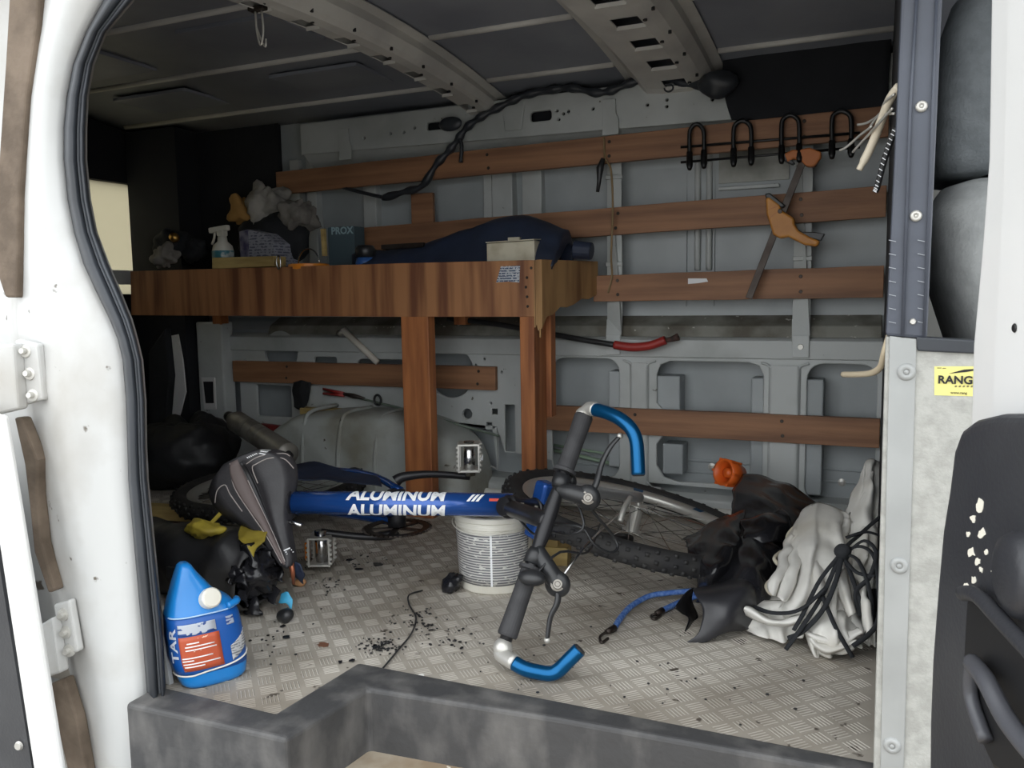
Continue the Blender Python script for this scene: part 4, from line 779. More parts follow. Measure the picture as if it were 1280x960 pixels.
# odds at the duffel mouth
c = F(357, 770, .012); m = MB(); m.ell(c, (.018, .016, .014), 16, 10, None, .004, 60, 2); obj('black_plug', m, BLACKP, smooth=True, label='small black plug on the floor at the duffel mouth', cat='plug')
c = F(360, 752, .024); m = MB(); m.sheet([[c + V((-.014, 0, .014)), c + V((0, -.004, .022)), c + V((.012, 0, .008))], [c + V((-.018, -.008, -.002)), c + V((0, -.01, .0)), c + V((.018, -.008, -.008))]], 5, .005, 50, 3); obj('blue_scrap', m, mat('sky_blue_scrap', (70, 170, 214), .5), smooth=True, solid=.003, label='sky blue scrap at the duffel mouth', cat='scrap')
c = F(375, 728, .01); m = MB(); m.ell(c, (.015, .012, .008), 14, 8, None, .003, 60, 5); obj('tan_scrap', m, mat('tan_scrap', (186, 138, 96), .6), smooth=True, label='tan scrap on the floor below the saddle nose', cat='scrap')
c = W(372, 715, 1.36); m = MB(); m.sheet([[W(362, 700, 1.36), W(372, 704, 1.36)], [W(364, 714, 1.36), W(378, 716, 1.36)], [W(370, 726, 1.38), W(380, 728, 1.38)]], 5, .008, 40, 7); obj('navy_rag', m, NAVY, smooth=True, solid=.003, label='small navy rag below the saddle nose', cat='rag')
c = W(364, 712, 1.355); m = MB(); m.tube([W(363, 700, 1.35), W(366, 716, 1.35), W(367, 730, 1.36)], [.006, .005, .003], 8); obj('copper_twist', m, mat('copper', (170, 104, 76), .4, .6), smooth=True, label='twist of copper wire below the saddle nose', cat='wire')

# ------------------------------------------------------------------ blue jug
jb = F(258, 850, 0); jb.y += .006; jb.x -= .010
jg = thing('blue_jug', jb, 'blue plastic jug with an orange label by the door pillar', 'jug')
# outline: height, left, right (metres from the middle, along the picture's across direction), half depth
AX = V((.52, .854, 0)); AY = V((-.854, .52, 0)); JX = V((.92, .40, 0))
OUT = [(0, -.040, .058, .036), (.006, -.046, .064, .040), (.022, -.052, .066, .042), (.05, -.060, .064, .043), (.085, -.063, .060, .042), (.115, -.063, .055, .040), (.125, -.062, .050, .038), (.133, -.060, .044, .035), (.15, -.055, .020, .030), (.165, -.050, .008, .027), (.185, -.043, -.008, .023), (.198, -.038, -.016, .018), (.203, -.034, -.022, .010)]
JS = 1.02
def jsec(h):
    for A_, B_ in zip(OUT, OUT[1:]):
        if h <= B_[0]: t = (h - A_[0]) / (B_[0] - A_[0]); return [A_[k] + (B_[k] - A_[k]) * t for k in (1, 2, 3)]
    return OUT[-1][1:]
def jpt(h, q, off=0):
    l, r, d = jsec(h); c, s_ = math.cos(q), math.sin(q); e = .62
    u = (l + r) / 2 + ((r - l) / 2 + off) * (abs(c) ** e) * math.copysign(1, c); v = (d + off) * (abs(s_) ** e) * math.copysign(1, s_)
    return jb + JX * .004 + (AX * u + AY * v) * .98 + V((0, 0, h * JS))
hs = [0, .003, .006, .012, .022, .035, .05, .07, .085, .1, .115, .12, .125, .129, .133, .14, .15, .157, .165, .175, .185, .192, .198, .203]
m = MB(); vv = m.grid([[jpt(h, 2 * math.pi * j / 44) for j in range(44)] for h in hs], True); m.face(vv[0][::-1]); m.face(vv[-1]); obj('body', m, JUGB, jg, smooth=True)
def jpatch(name, h0, h1, q0, q1, mt, off=.0012, tilt=0, lb=None):
    m = MB(); m.grid([[jpt(h0 + (h1 - h0) * i / 8 + tilt * j / 10, math.radians(q0 + (q1 - q0) * j / 10), off) for j in range(11)] for i in range(9)]); return obj(name, m, mt, jg, smooth=True, solid=.0006, label=lb)
ORL = print_mat('orange_label_print', (178, 80, 50), (222, 190, 166), 95, .36, 10)
jpatch('wrap_label', .026, .122, 178, 348, JUGD, .0008)
jpatch('orange_label', .034, .092, 228, 276, ORL, .0018, lb='orange label with small print')
for h_, q0_, q1_ in ((.080, 244, 262), (.0745, 240, 271), (.069, 240, 272), (.056, 231, 270), (.0515, 231, 252), (.046, 231, 273), (.041, 232, 264)): jpatch('print_line', h_, h_ + .0018, q0_, q1_, MATS['white_print'], .0027)
jpatch('white_band', .094, .112, 228, 274, print_mat('header_print', (180, 186, 196), (40, 70, 130), 70, .5, 8), .0018)
jpatch('grey_label', .036, .062, 288, 338, print_mat('grey_print', (176, 178, 180), (110, 112, 116), 220, .55, 16), .0018, .022, lb='slanting grey small print label')
jpatch('small_label', .098, .112, 288, 304, print_mat('small_print', (150, 160, 180), (40, 60, 120), 160, .5, 12), .0018)
m = MB(); m.tube([jpt(.026 + .016 * max(0, j - 12) / 20, math.radians(182 + 166 * j / 32), .002) for j in range(33)], .0014, 6); obj('label_edge', m, MATS['bucket_white'], jg); m = MB(); m.tube([jpt(.123, math.radians(200 + 148 * j / 32), .0015) for j in range(33)], .0012, 6); obj('label_edge', m, mat('label_edge_pale', (170, 200, 230), .4), jg)
vs, fs = text_mesh('TAR', .030, .0004, .0008)
m = MB(); m.add_mesh(vs, fs, lambda v: jpt(min(.12, .050 + v.x * 1.0), math.radians(223 - v.y * 900), .003)); obj('lettering', m, WHITEP, jg)
m = MB(); c = jb + JX * .014 + V((.006, -.012, .142)); axd = V((.72, -.30, .32)).normalized()
m.lathe([(0, .03), (.014, .03), (.0165, .027), (.0175, .0), (.0145, -.002), (.0145, -.02)], c, axd, 24); obj('cap', m, BUCK, jg, smooth=False)
m = MB(); m.lathe([(.0175, -.004), (.0195, -.006), (.020, -.03), (.012, -.045)], c, axd, 24); obj('neck', m, JUGB, jg, smooth=True)
m = MB(); m.tube(spl([jpt(.128, math.radians(300), .004), jpt(.13, math.radians(330), .008), jpt(.128, math.radians(352), .006)], 5), .006, 8); obj('tag', m, JUGB, jg, smooth=True)

# ------------------------------------------------------------------ bucket
bc0 = V((-.768, 1.640, 0)); bk = thing('plastic_bucket', bc0, 'small white plastic bucket with a printed label under the bike tube', 'bucket')
m = MB(); m.lathe([(r_ * 1.15, h_ * 1.0) for r_, h_ in ((0, .002), (.064, .002), (.066, 0), (.0685, .003), (.0685, .006), (.0745, .142), (.0765, .143), (.0765, .150), (.0755, .151), (.0755, .156), (.0785, .158), (.0785, .168), (.074, .170), (.072, .168), (.070, .14), (.0655, .012), (0, .010))], bc0, n=48); obj('pail', m, BUCK, bk, smooth=False, bev=.0008)
m = MB()
PRB = print_mat('bucket_print', (206, 205, 200), (112, 112, 116), 175, .62, 12)
def bpt(h, q, off): r = (.0685 + (.0745 - .0685) * (h - .006) / .136) * 1.15 + off; return bc0 + V((r * math.cos(q), r * math.sin(q), h))
m.grid([[bpt(.02 + .115 * i / 6, math.radians(190 + 165 * j / 30), .0006) for j in range(31)] for i in range(7)]); obj('printed_label', m, PRB, bk, smooth=True, solid=.0004)
for q in (288, ):
    m = MB(); m.grid([[bpt(.02 + .115 * i / 6, math.radians(q + 3 * j / 2), .0011) for j in range(3)] for i in range(7)]); obj('label_gutter', m, WHITEP, bk)
m = MB(); m.grid([[bpt(.083 + .0012 * i, math.radians(190 + 165 * j / 30), .0012) for j in range(31)] for i in range(2)]); obj('label_rule', m, mat('rule_grey', (90, 90, 94), .5), bk)
m = MB(); m.grid([[bpt(.035 + .10 * i, math.radians(192 + 2 * j), .0012) for j in range(3)] for i in range(2)]); obj('red_stripe', m, mat('stripe_red', (190, 100, 84), .5), bk)
m = MB(); m.tube([bc0 + V(((.081 * 1.15) * math.cos(t), (.081 * 1.15) * math.sin(t) , .148 - .012 * math.sin(t * 1.0) ** 2)) for t in [math.radians(195 + 150 * i / 24) for i in range(25)]], .0014, 6); obj('bail', m, BUCK, bk, smooth=True)
m = MB(); c = F(566, 728, .02); m.ell(c, (.018, .02, .022), 20, 12, None, .012, 50, 4, .012, .001); obj('black_crumple', m, BAGM, smooth=True, label='torn black scrap against the left foot of the bucket', cat='scrap')
# lumber blocks
m = MB(); m.beam(F(640, 688, .022), F(712, 692, .022), .06, .044); obj('lumber_block', m, PALE, group='lumber blocks by the bucket', bev=.002, label='pale lumber block on the floor right of the bucket', cat='wood')
m = MB(); m.beam(F(636, 668, .062), F(700, 672, .062), .05, .034); obj('lumber_block', m, PALE, group='lumber blocks by the bucket', bev=.002, label='pale lumber block stacked on the lower block by the bucket', cat='wood')

# ------------------------------------------------------------------ bicycle lying on its side
bike = thing('bicycle', (-1.0, 1.6, 0), 'blue bicycle lying on its side across the van floor', 'bicycle')
TA = F(365, 628, .208); TB = F(641, 631, .205)
BB = V((-1.045, 1.68, .13)); WC = V((-.525, 1.92, .100)); HD = V((-.662, 1.55, .203)); av = HD - WC; RAx = W(338, 588, 1.99) - V((0, 0, .05))
m = MB(); m.tube([TA, TA + (TB - TA) * .5, TB], [.0245, .0245, .0245], 32); tt = obj('top_tube', m, BLUEF, bike, smooth=True)
dT = (TB - TA).normalized(); nT = (EYE - (TA + TB) / 2); nT = (nT - dT * nT.dot(dT)).normalized(); uT = nT.cross(dT) if nT.cross(dT).z > 0 else dT.cross(nT)
def ttp(s_, ang, off=.0006):
    R0 = .0245 + off; return TA + dT * s_ + (nT * math.cos(ang) + uT * math.sin(ang)) * R0
def tube_text(txt, s0, size, a0, name, bold=.0014, shear=.12, ext=0, mt=WHITEP):
    vs, fs = text_mesh(txt, size, 0, bold, shear=shear); b_ = MB(); b_.add_mesh(vs, fs, lambda v: V((v.x, v.y, 0)))
    for k in range(1, 9):
        y_ = -.005 + k * size * .12; bmesh.ops.bisect_plane(b_.bm, geom=list(b_.bm.verts) + list(b_.bm.edges) + list(b_.bm.faces), plane_co=(0, y_, 0), plane_no=(0, 1, 0))
    for v in b_.bm.verts: v.co = ttp(s0 + v.co.x, a0 + v.co.y / .0245, .0008)
    return obj(name, b_, mt, tt)
LT = (TB - TA).length
tube_text('ALUMINUM', LT * .265, .040, math.radians(17), 'lettering'); tube_text('ALUMINUM', LT * .265, .040, math.radians(-72), 'lettering')
for k in range(3):
    m = MB(); m.grid([[ttp(LT * (.80 + k * .02) + .006 * i + .012 * j / 4, math.radians(14 + 40 * j / 4), .0008) for j in range(5)] for i in range(2)]); obj('stripe_mark', m, WHITEP, tt)
m = MB(); m.grid([[ttp(LT * .90 + .02 * i, math.radians(16 + 14 * j / 3), .0008) for j in range(4)] for i in range(2)]); obj('red_mark', m, mat('mark_red', (200, 70, 50), .5), tt)
m = MB(); m.lathe([(0, .002), (.012, .002), (.013, 0)], TB + nT * .0245 + dT * -.006, nT, 16); obj('head_badge', m, mat('badge_tan', (150, 130, 80), .4, .4), tt)
def tb_(name, pts, r, mt, par=bike, n=16, k=4, flat=1): 
    m = MB(); m.tube(spl(pts, k), r, n, flat=flat); return obj(name, m, mt, par, smooth=True)
tb_('down_tube', [BB, V((-.87, 1.645, .183)), V((-.70, 1.605, .187)), WC + av * .90], .0145, BLUEF); tb_('seat_tube', [TA + V((-.01, 0, 0)), BB], .017, BLUEF)
tb_('chain_stay', [BB + V((-.0, .02, .045)), BB + V((-.2, .14, .05)), RAx + V((0, 0, .055))], .0095, BLUEF); tb_('chain_stay', [BB + V((0, .02, -.035)), RAx + V((0, 0, -.055))], .0095, BLUEF)
tb_('seat_stay', [TA + V((-.02, .02, .02)), RAx + V((0, 0, .055))], .008, BLUEF); tb_('seat_stay', [TA + V((-.02, .02, -.02)), RAx + V((0, 0, -.055))], .008, BLUEF)
tb_('bottom_bracket', [BB + V((0, 0, -.036)), BB + V((0, 0, .05))], .022, BIKEBLK)
m = MB(); m.lathe([(.030, 0), (.034, .002), (.034, .024), (.030, .026)], TA - dT * .022, dT, 24, caps=True); obj('seat_collar', m, BIKEBLK, bike, smooth=False)
m = MB(); m.tube([TA + V((-.006, -.03, -.03)), TA + V((.05, -.035, -.036))], .004, 8); m.ell(TA + V((-.012, -.032, -.026)), (.010, .008, .008), 12, 8); obj('quick_release', m, CHROME, bike, smooth=True)
# saddle
PB = W(300, 572, 1.35); PN = W(360, 709, 1.335); SL = (PN - PB); sl_ = SL.length; SLd = SL.normalized(); SN = V((.50, -.85, .20)); SN = (SN - SLd * SN.dot(SLd)).normalized(); SS = SLd.cross(SN).normalized()
if SS.x < 0 and SS.z < 0: SS = -SS
if SS.dot(V((1, 0, 0))) < 0: SS = -SS
SW = [(0, .046), (.04, .070), (.12, .092), (.22, .097), (.34, .088), (.46, .068), (.58, .048), (.72, .033), (.88, .024), (.96, .018), (1.0, .009)]
def sp_(t, s_, off=0):           # s_ in -1..1 over the top, beyond wraps down the skirt
    wd = interp(SW, t); a = abs(s_); x = max(-1, min(1, s_))
    h = -.012 * (x * x) - .022 * max(0, a - .75) / .25 * (a > .75) + .016 * math.exp(-(t / .14) ** 2) * 1.0 + .006 * t
    h -= .011 * math.exp(-((s_ - .02) / .13) ** 2) * min(1, max(0, (t - .03) / .1)) * min(1, max(0, (.97 - t) / .2))
    return PB + SLd * (t * sl_) + SS * (x * wd + (off * x * .5)) + SN * (h + off)
ts = [0, .02, .05, .09, .13, .18, .24, .3, .36, .42, .48, .54, .6, .67, .75, .82, .9, .95, .98, 1.0]
m = MB(); rows = []
for t in ts:
    row = [sp_(t, -1 + 2 * j / 24) for j in range(25)]
    row += [row[-1] - SN * .022 - SS * .004, row[-1] - SN * .034 - SS * interp(SW, t) * .4, row[0] - SN * .034 + SS * interp(SW, t) * .4, row[0] - SN * .022 + SS * .004]
    rows.append(row)
vv = m.grid(rows, True); m.face(vv[0][::-1]); m.face(vv[-1]); SADM = mat('saddle_vinyl', (58, 57, 60), .5, 0, (50, 49, 52), 30, bump=.1, bscale=300); sad = obj('saddle', m, SADM, bike, smooth=True)
def spatch(name, t0, t1, sa, sb, mt, off=.0012):
    m = MB(); m.grid([[sp_(t0 + (t1 - t0) * i / 24, sa(t0 + (t1 - t0) * i / 24) + (sb(t0 + (t1 - t0) * i / 24) - sa(t0 + (t1 - t0) * i / 24)) * j / 6, off) for j in range(7)] for i in range(25)]); return obj(name, m, mt, sad, smooth=True, solid=.0008)
spatch('centre_panel', .02, .97, lambda t: -.34, lambda t: -.05, mat('saddle_taupe', (112, 100, 98), .6))
spatch('groove', .05, .93, lambda t: -.03, lambda t: .07, BIKEBLK, .0008)
PIPE = mat('piping_pale', (176, 168, 164), .5)
def piping(pts): 
    m = MB(); m.tube(spl([sp_(t, s_, .001) for t, s_ in pts], 5), .0011, 6); return obj('piping', m, PIPE, sad)
piping([(.02, -.34), (.2, -.35), (.45, -.36), (.7, -.38), (.95, -.4)]); piping([(.26, .12), (.13, .16), (.115, .30), (.115, .6), (.16, .84), (.26, .93)]); piping([(.08, .10), (.07, .5), (.11, .9), (.15, .97)])
piping([(.42, -.52), (.25, -.5), (.16, -.52), (.17, -.72), (.24, -.9)])
piping([(.2, -.05), (.5, -.04), (.75, -.03), (.95, 0)])
MK = []
for k in range(3): MK.append([[sp_(.045 - .012 * k + .03 * i, .55 + .10 * k + .05 * j + .06 * i, .0014) for j in range(2)] for i in range(2)])
for k in range(6): MK.append([[sp_(.035 + .012 * i, .22 + .055 * k + .03 * j, .0014) for j in range(2)] for i in range(2)])
for k in range(3): MK.append([[sp_(.86 + .018 * k + .010 * i, .25 + .5 * j + .06 * k, .0014) for j in range(2)] for i in range(2)])
for P_ in MK: m = MB(); m.grid(P_); obj('saddle_mark', m, WHITEP, sad, solid=.0004)
sc0 = PB + SL * .40 - SN * .05
tb_('seatpost', [TA - dT * .02, TA - dT * .05 + V((0, -.005, 0)), sc0], .0135, BIKEBLK)
for s_ in (-1, 1): tb_('saddle_rail', [PB + SL * .15 - SN * .03 + SS * .02 * s_, PB + SL * .3 - SN * .045 + SS * .02 * s_, PB + SL * .6 - SN * .045 + SS * .016 * s_, PB + SL * .85 - SN * .02 + SS * .006 * s_], .0035, CHROME, n=8)
# cranks
CD = V((.145, .105, 0))
def crank(z, d, name):
    c0 = BB + V((0, 0, z)); c1 = c0 + d; mm = MB()
    mm.tube(spl([c0, c0 + d * .12 + V((0, 0, .010 * (1 if z > 0 else -1))), c0 + d * .5 + V((0, 0, .012 * (1 if z > 0 else -1))), c1], 5), [.015 - .0065 * min(1, i / 10) for i in range(16)], 12); obj('crank_arm', mm, BIKEBLK, bike, smooth=True)
    return c1
def pedal(c, sgn, ref=False):
    mm = MB(); mm.cyl(c + V((0, 0, -.008 * sgn)), c + V((0, 0, .076 * sgn)), .015, .013, 16); pd = obj('pedal', mm, CHROME, bike, smooth=True)
    e1_ = V((.92, .4, 0)); e2_ = V((-.4, .92, 0))
    for s_ in (-1, 1):
        mm = MB(); mm.box((-.027 * 1, -.004, 0), (.027, .004, .070)); bmesh.ops.transform(mm.bm, verts=mm.bm.verts, matrix=Matrix(((e1_.x, e2_.x, 0, c.x + e2_.x * .024 * s_), (e1_.y, e2_.y, 0, c.y + e2_.y * .024 * s_), (0, 0, sgn, c.z + .006 * sgn), (0, 0, 0, 1)))); 
        mm.bm.free()
        for q in (-1, 1):
            mm2 = MB()
            base = c + e1_ * (.024 * q) + e2_ * (.026 * s_); mm2.beam(base + V((0, 0, .004 * sgn)), base + V((0, 0, .072 * sgn)), .004, .010, e2_)
            for k in range(6): mm2.ell(base + V((0, 0, (.010 + .011 * k) * sgn)) + e1_ * .003 * q, (.004, .004, .004), 8, 5)
            obj('cage_plate', mm2, ALU, pd, bev=.0006)
    for zz in (.006, .070):
        mm = MB(); mm.beam(c + e2_ * -.028 + V((0, 0, zz * sgn)), c + e2_ * .028 + V((0, 0, zz * sgn)), .052, .005, (0, 0, 1)); obj('cage_end', mm, ALU, pd, bev=.001)
    if ref:
        mm = MB(); mm.beam(c - e1_ * .030 + e2_ * -.012 + V((0, 0, .016 * sgn)), c - e1_ * .030 + e2_ * -.012 + V((0, 0, .058 * sgn)), .022, .007, e1_); obj('reflector', mm, mat('amber_reflector', (214, 120, 30), .25), pd, bev=.001, label='amber reflector')
    else:
        mm = MB(); mm.beam(c + e1_ * .030 + V((0, 0, .03 * sgn)), c + e1_ * .030 + V((0, 0, .042 * sgn)), .016, .007, e1_); obj('reflector', mm, WHITEP, pd, bev=.001, label='pale reflector')
u1 = crank(.072, CD, 'u'); l1 = crank(-.05, -CD + V((0, 0, .012)), 'l'); pedal(u1 + V((0, 0, .012)), 1); pedal(l1 + V((0, 0, -.004)), -1, True)
m = MB(); pr = []
c = BB + V((0, 0, -.042)); vs = []
for ri in (.070, .078):
    pass
m.lathe([(.062, -.002), (.078, -.002), (.078, .002), (.062, .002), (.062, -.002)], c, n=44)
for k in range(44):
    a_ = 2 * math.pi * k / 44; m.cyl(c + V((.076 * math.cos(a_), .076 * math.sin(a_), 0)), c + V((.084 * math.cos(a_), .084 * math.sin(a_), 0)), .003, .0012, 6)
for k in range(5):
    a_ = 2 * math.pi * k / 5; m.beam(c, c + V((.066 * math.cos(a_), .066 * math.sin(a_), 0)), .014, .004)
obj('chainring', m, STEELD, bike)
# wheels
def wheel(ctr, u, v, R, label_=None, sticker=True):
    u = u.normalized(); n_ = u.cross(v).normalized(); v = n_.cross(u).normalized()
    P = lambda a, rr, h: ctr + (u * math.cos(a) + v * math.sin(a)) * rr + n_ * h
    mm = MB(); K = 72; mm.grid([[P(2 * math.pi * i / K, R + .025 * math.cos(q), .025 * math.sin(q)) for q in [2 * math.pi * j / 12 for j in range(12)]] for i in range(K + 1)], True)
    bmesh.ops.remove_doubles(mm.bm, verts=mm.bm.verts, dist=1e-5)
    for i in range(100):
        a = 2 * math.pi * i / 100
        for h, rr in ((-.012, .0225), (.0, .0255), (.012, .0225), (-.019, .016), (.019, .016)):
            if (i % 2) == (abs(h) == .012): continue
            p = P(a, R + rr, h); q = P(a + .028, R + rr, h); mm.beam(p, q, .0075, .005, (p - ctr).normalized())
    ty = obj('wheel', mm, TYREM, bike, smooth=True, label=label_)
    mm = MB(); mm.grid([[P(2 * math.pi * i / K, rr, h) for rr, h in ((R - .020, .013), (R - .024, .0145), (R - .046, .011), (R - .05, .006), (R - .05, -.006), (R - .046, -.011), (R - .024, -.0145), (R - .020, -.013))] for i in range(K + 1)], True); obj('rim', mm, ALU, ty, smooth=True)
    mm = MB(); mm.cyl(P(0, 0, -.05), P(0, 0, .05), .006, n=12); mm.cyl(P(0, 0, -.03), P(0, 0, .03), .016, n=16); mm.cyl(P(0, 0, -.034), P(0, 0, -.03), .024, n=18); mm.cyl(P(0, 0, .03), P(0, 0, .034), .024, n=18); obj('hub', mm, ALU, ty)
    mm = MB()
    for i in range(32):
        a = 2 * math.pi * i / 32; s_ = 1 if i % 2 else -1; mm.tube([P(a + (.9 if (i // 2) % 2 else -.9), .021, .032 * s_), P(a, R - .047, 0)], .0011, 5)
    obj('spokes', mm, CHROME, ty, kind='stuff')
    if sticker:
        for a0 in (1.1, 1.75, 4.0):
            mm = MB(); mm.grid([[P(a0 + .10 * i / 4, rr, h + .0004) for rr, h in ((R - .026, .0146), (R - .044, .0115))] for i in range(5)]); obj('rim_sticker', mm, BLUEA, ty)
    return ty
U1 = V((.64, 0, -.145)); V1 = V((-.0105, .57, -.045))
wheel(WC, U1, V1, .302)
wheel(RAx + V((0, 0, -.005)), V((1, .05, .03)), V((0, 1, .05)), .262, sticker=False)
nW = U1.normalized().cross(V1.normalized()).normalized()
if nW.z < 0: nW = -nW
# fork, head, stem
cr_ = WC + av * .86
for s_ in (-1, 1): tb_('fork_leg', [cr_ + nW * .045 * s_, WC + av * .45 + nW * .052 * s_, WC + nW * .052 * s_], [.017] * 5 + [.012] * 4, BIKEBLK if s_ < 0 else mat('fork_silver', (188, 190, 192), .3, .7))
m = MB(); m.beam(cr_ - nW * .062, cr_ + nW * .062, .036, .036, av.normalized()); obj('fork_crown', m, BLUEF, bike, bev=.008, seg=3)
m = MB(); m.lathe([(0, 0), (.024, 0), (.024, .012), (.021, .014), (.021, .075), (.024, .077), (.024, .09), (.019, .094), (.019, .105), (0, .107)], WC + av * .885, av, 28); ht = obj('head_tube', m, BIKEBLK, bike, smooth=False)
hm = WC + av * .885; xx, yy, zz_ = fr(av); cdir = (EYE - hm); cdir = (cdir - zz_ * cdir.dot(zz_)).normalized(); cs_ = zz_.cross(cdir)
m = MB()
for k in range(6):
    a0 = -.5 + .17 * k; m.grid([[hm + zz_ * (.022 + .014 * ((k * 3) % 4) + .010 * i) + (cdir * math.cos(a0 + .16 * j) + cs_ * math.sin(a0 + .16 * j)) * .0215 for j in range(2)] for i in range(2)])
obj('head_emblem', m, mat('emblem_grey', (176, 172, 160), .5), ht)
HB = V((-.574, 1.253, .040)); HT_ = V((-.502, 1.478, .413)); hb = HT_ - HB
def hp_(t): return HB + hb * t
CL = hp_(.52)
tb_('stem', [WC + av * 1.10, WC + av * 1.12 + V((.03, -.02, .0)), CL + V((-.03, .02, 0)), CL], .0165, BIKEBLK)
m = MB(); m.tube([hp_(t) for t in (-.01, .3, .40, .46, .58, .66, .7, 1.0)], [.011, .011, .011, .014, .014, .011, .011, .011], 18); bar = obj('handlebar', m, BIKEBLK, bike, smooth=True)
for t0, t1 in ((.04, .325), (1.0, .735)):
    m = MB(); dv_ = hp_(t1) - hp_(t0); L_ = dv_.length; m.lathe([(0, 0), (.0165, .0), (.018, .004), (.0175, .02), (.0165, L_ * .5), (.0165, L_ - .008), (.0215, L_ - .006), (.0215, L_), (.012, L_)], hp_(t0), dv_, 24); obj('grip', m, GRIPM, bike, smooth=False)
for t0, t1 in ((.335, .40), (.725, .665)):
    m = MB(); dv_ = hp_(t1) - hp_(t0); L_ = dv_.length; m.lathe([(.012, 0), (.0175, .001), (.0165, L_ * .7), (.0135, L_), (.011, L_)], hp_(t0), dv_, 22); obj('shifter', m, BLACKP, bike, smooth=True)
DISCM = mat('worn_alloy', (136, 132, 126), .4, .8)
def cluster(px, py, y, lev, back):
    c = W(px, py, y); o_ = hp_(back); mm = MB()
    mm.tube(spl([o_, (o_ + c) / 2 + V((0, -.004, .002)), c], 4), [.013, .013, .014, .015, .016, .016, .017, .017, .018], 12); mm.ell(c, (.024, .015, .024), 16, 10); pod = obj('brake_mount', mm, BLACKP, bike, smooth=True)
    mm = MB(); dcam = (EYE - c).normalized(); mm.lathe([(0, .020), (.004, .020), (.005, .018), (.008, .018), (.009, .015), (.0125, .014), (.014, .007), (.014, 0)], c, dcam, 22); obj('adjuster_disc', mm, DISCM, pod, smooth=False)
    mm = MB(); pts = spl([c] + [W(*p) for p in lev], 5); k = len(pts); mm.tube(pts, [.009 - .004 * i / k for i in range(k)], 10, flat=.7); obj('brake_lever', mm, BLACKP, bike, smooth=True)
    mm = MB(); mm.ell(pts[-1], (.006, .006, .006), 10, 6); obj('lever_tip', mm, ALU, bike, smooth=True)
    return c
cU = cluster(735, 622, 1.40, [(745, 605, 1.41), (752, 580, 1.43), (762, 560, 1.44), (775, 545, 1.45)], .66)
cL = cluster(697, 730, 1.33, [(697, 752, 1.32), (688, 772, 1.31), (684, 800, 1.30)], .40)
m = MB(); c = W(665, 722, 1.29); m.ell(c, (.026, .018, .014), 18, 10); obj('thumb_shifter', m, BLACKP, bike, smooth=True)
m = MB(); c = W(712, 602, 1.44); m.ell(c, (.014, .012, .018), 14, 8); obj('thumb_shifter', m, BLACKP, bike, smooth=True)
# bar ends
for nm, clamp, pts in (('u', [HT_, W(737, 511, 1.475), W(745, 512, 1.465)], [W(743, 512, 1.467), W(756, 515, 1.455), W(774, 523, 1.44), W(788, 535, 1.43), W(795, 550, 1.425), W(797, 570, 1.42), W(798, 593, 1.415)]),
                       ('l', [hp_(-.005), W(627, 818, 1.246), F(645, 829, .026)], [F(643, 829, .027), F(656, 836, .021), F(672, 840, .0165), F(688, 842, .0145), F(699, 837, .021), F(710, 826, .036), F(724, 812, .054)])):
    m = MB(); m.tube(spl(clamp, 4), [.0135] * 9, 16); m.ell(clamp[0], (.017, .017, .017), 16, 10); obj('bar_end_clamp', m, ALU, bike, smooth=True)
    m = MB(); m.tube(spl(pts, 5), .0125, 18); be = obj('bar_end', m, BLUEA, bike, smooth=True)
    d_ = (pts[-1] - pts[-2]).normalized(); m = MB(); m.lathe([(0, .003), (.010, .003), (.0122, 0)], pts[-1], d_, 16); obj('end_plug', m, BLACKP, be, smooth=False)
# cables, brake arm
tb_('brake_cable', [cL, W(718, 700, 1.36), W(742, 672, 1.45), W(760, 655, 1.6), W(775, 640, 1.75)], .0022, CHROME, n=6)
tb_('brake_cable', [cU, W(742, 640, 1.42), W(765, 668, 1.46), W(772, 684, 1.46), W(762, 691, 1.44), W(742, 680, 1.42), W(728, 660, 1.42), W(700, 655, 1.43), W(670, 650, 1.5)], .0028, BLACKP, n=8)
tb_('shift_cable', [W(712, 604, 1.44), W(730, 655, 1.40), W(712, 668, 1.40), W(690, 665, 1.44), W(668, 668, 1.5), W(650, 650, 1.55)], .0026, BLACKP, n=8)
tb_('shift_cable', [W(668, 720, 1.30), W(700, 690, 1.36), W(735, 690, 1.5), W(750, 655, 1.65)], .0024, BLACKP, n=8)
tb_('brake_arm', [W(775, 652, 1.68), W(780, 636, 1.70), W(788, 622, 1.74)], .006, ALU, n=10)

m = MB(); m.sheet([[F(356, 582, .192), F(400, 579, .20), F(440, 590, .192), F(473, 597, .19)], [F(358, 592, .187), F(400, 590, .187), F(440, 596, .187), F(476, 603, .187)], [F(360, 600, .182), F(400, 600, .182), F(440, 604, .182), F(478, 608, .182)]], 7, .006, 18, 4); obj('blue_cloth', m, NAVY, smooth=True, solid=.003, label='dark blue cloth bunched on the rear wheel behind the bicycle frame', cat='cloth')
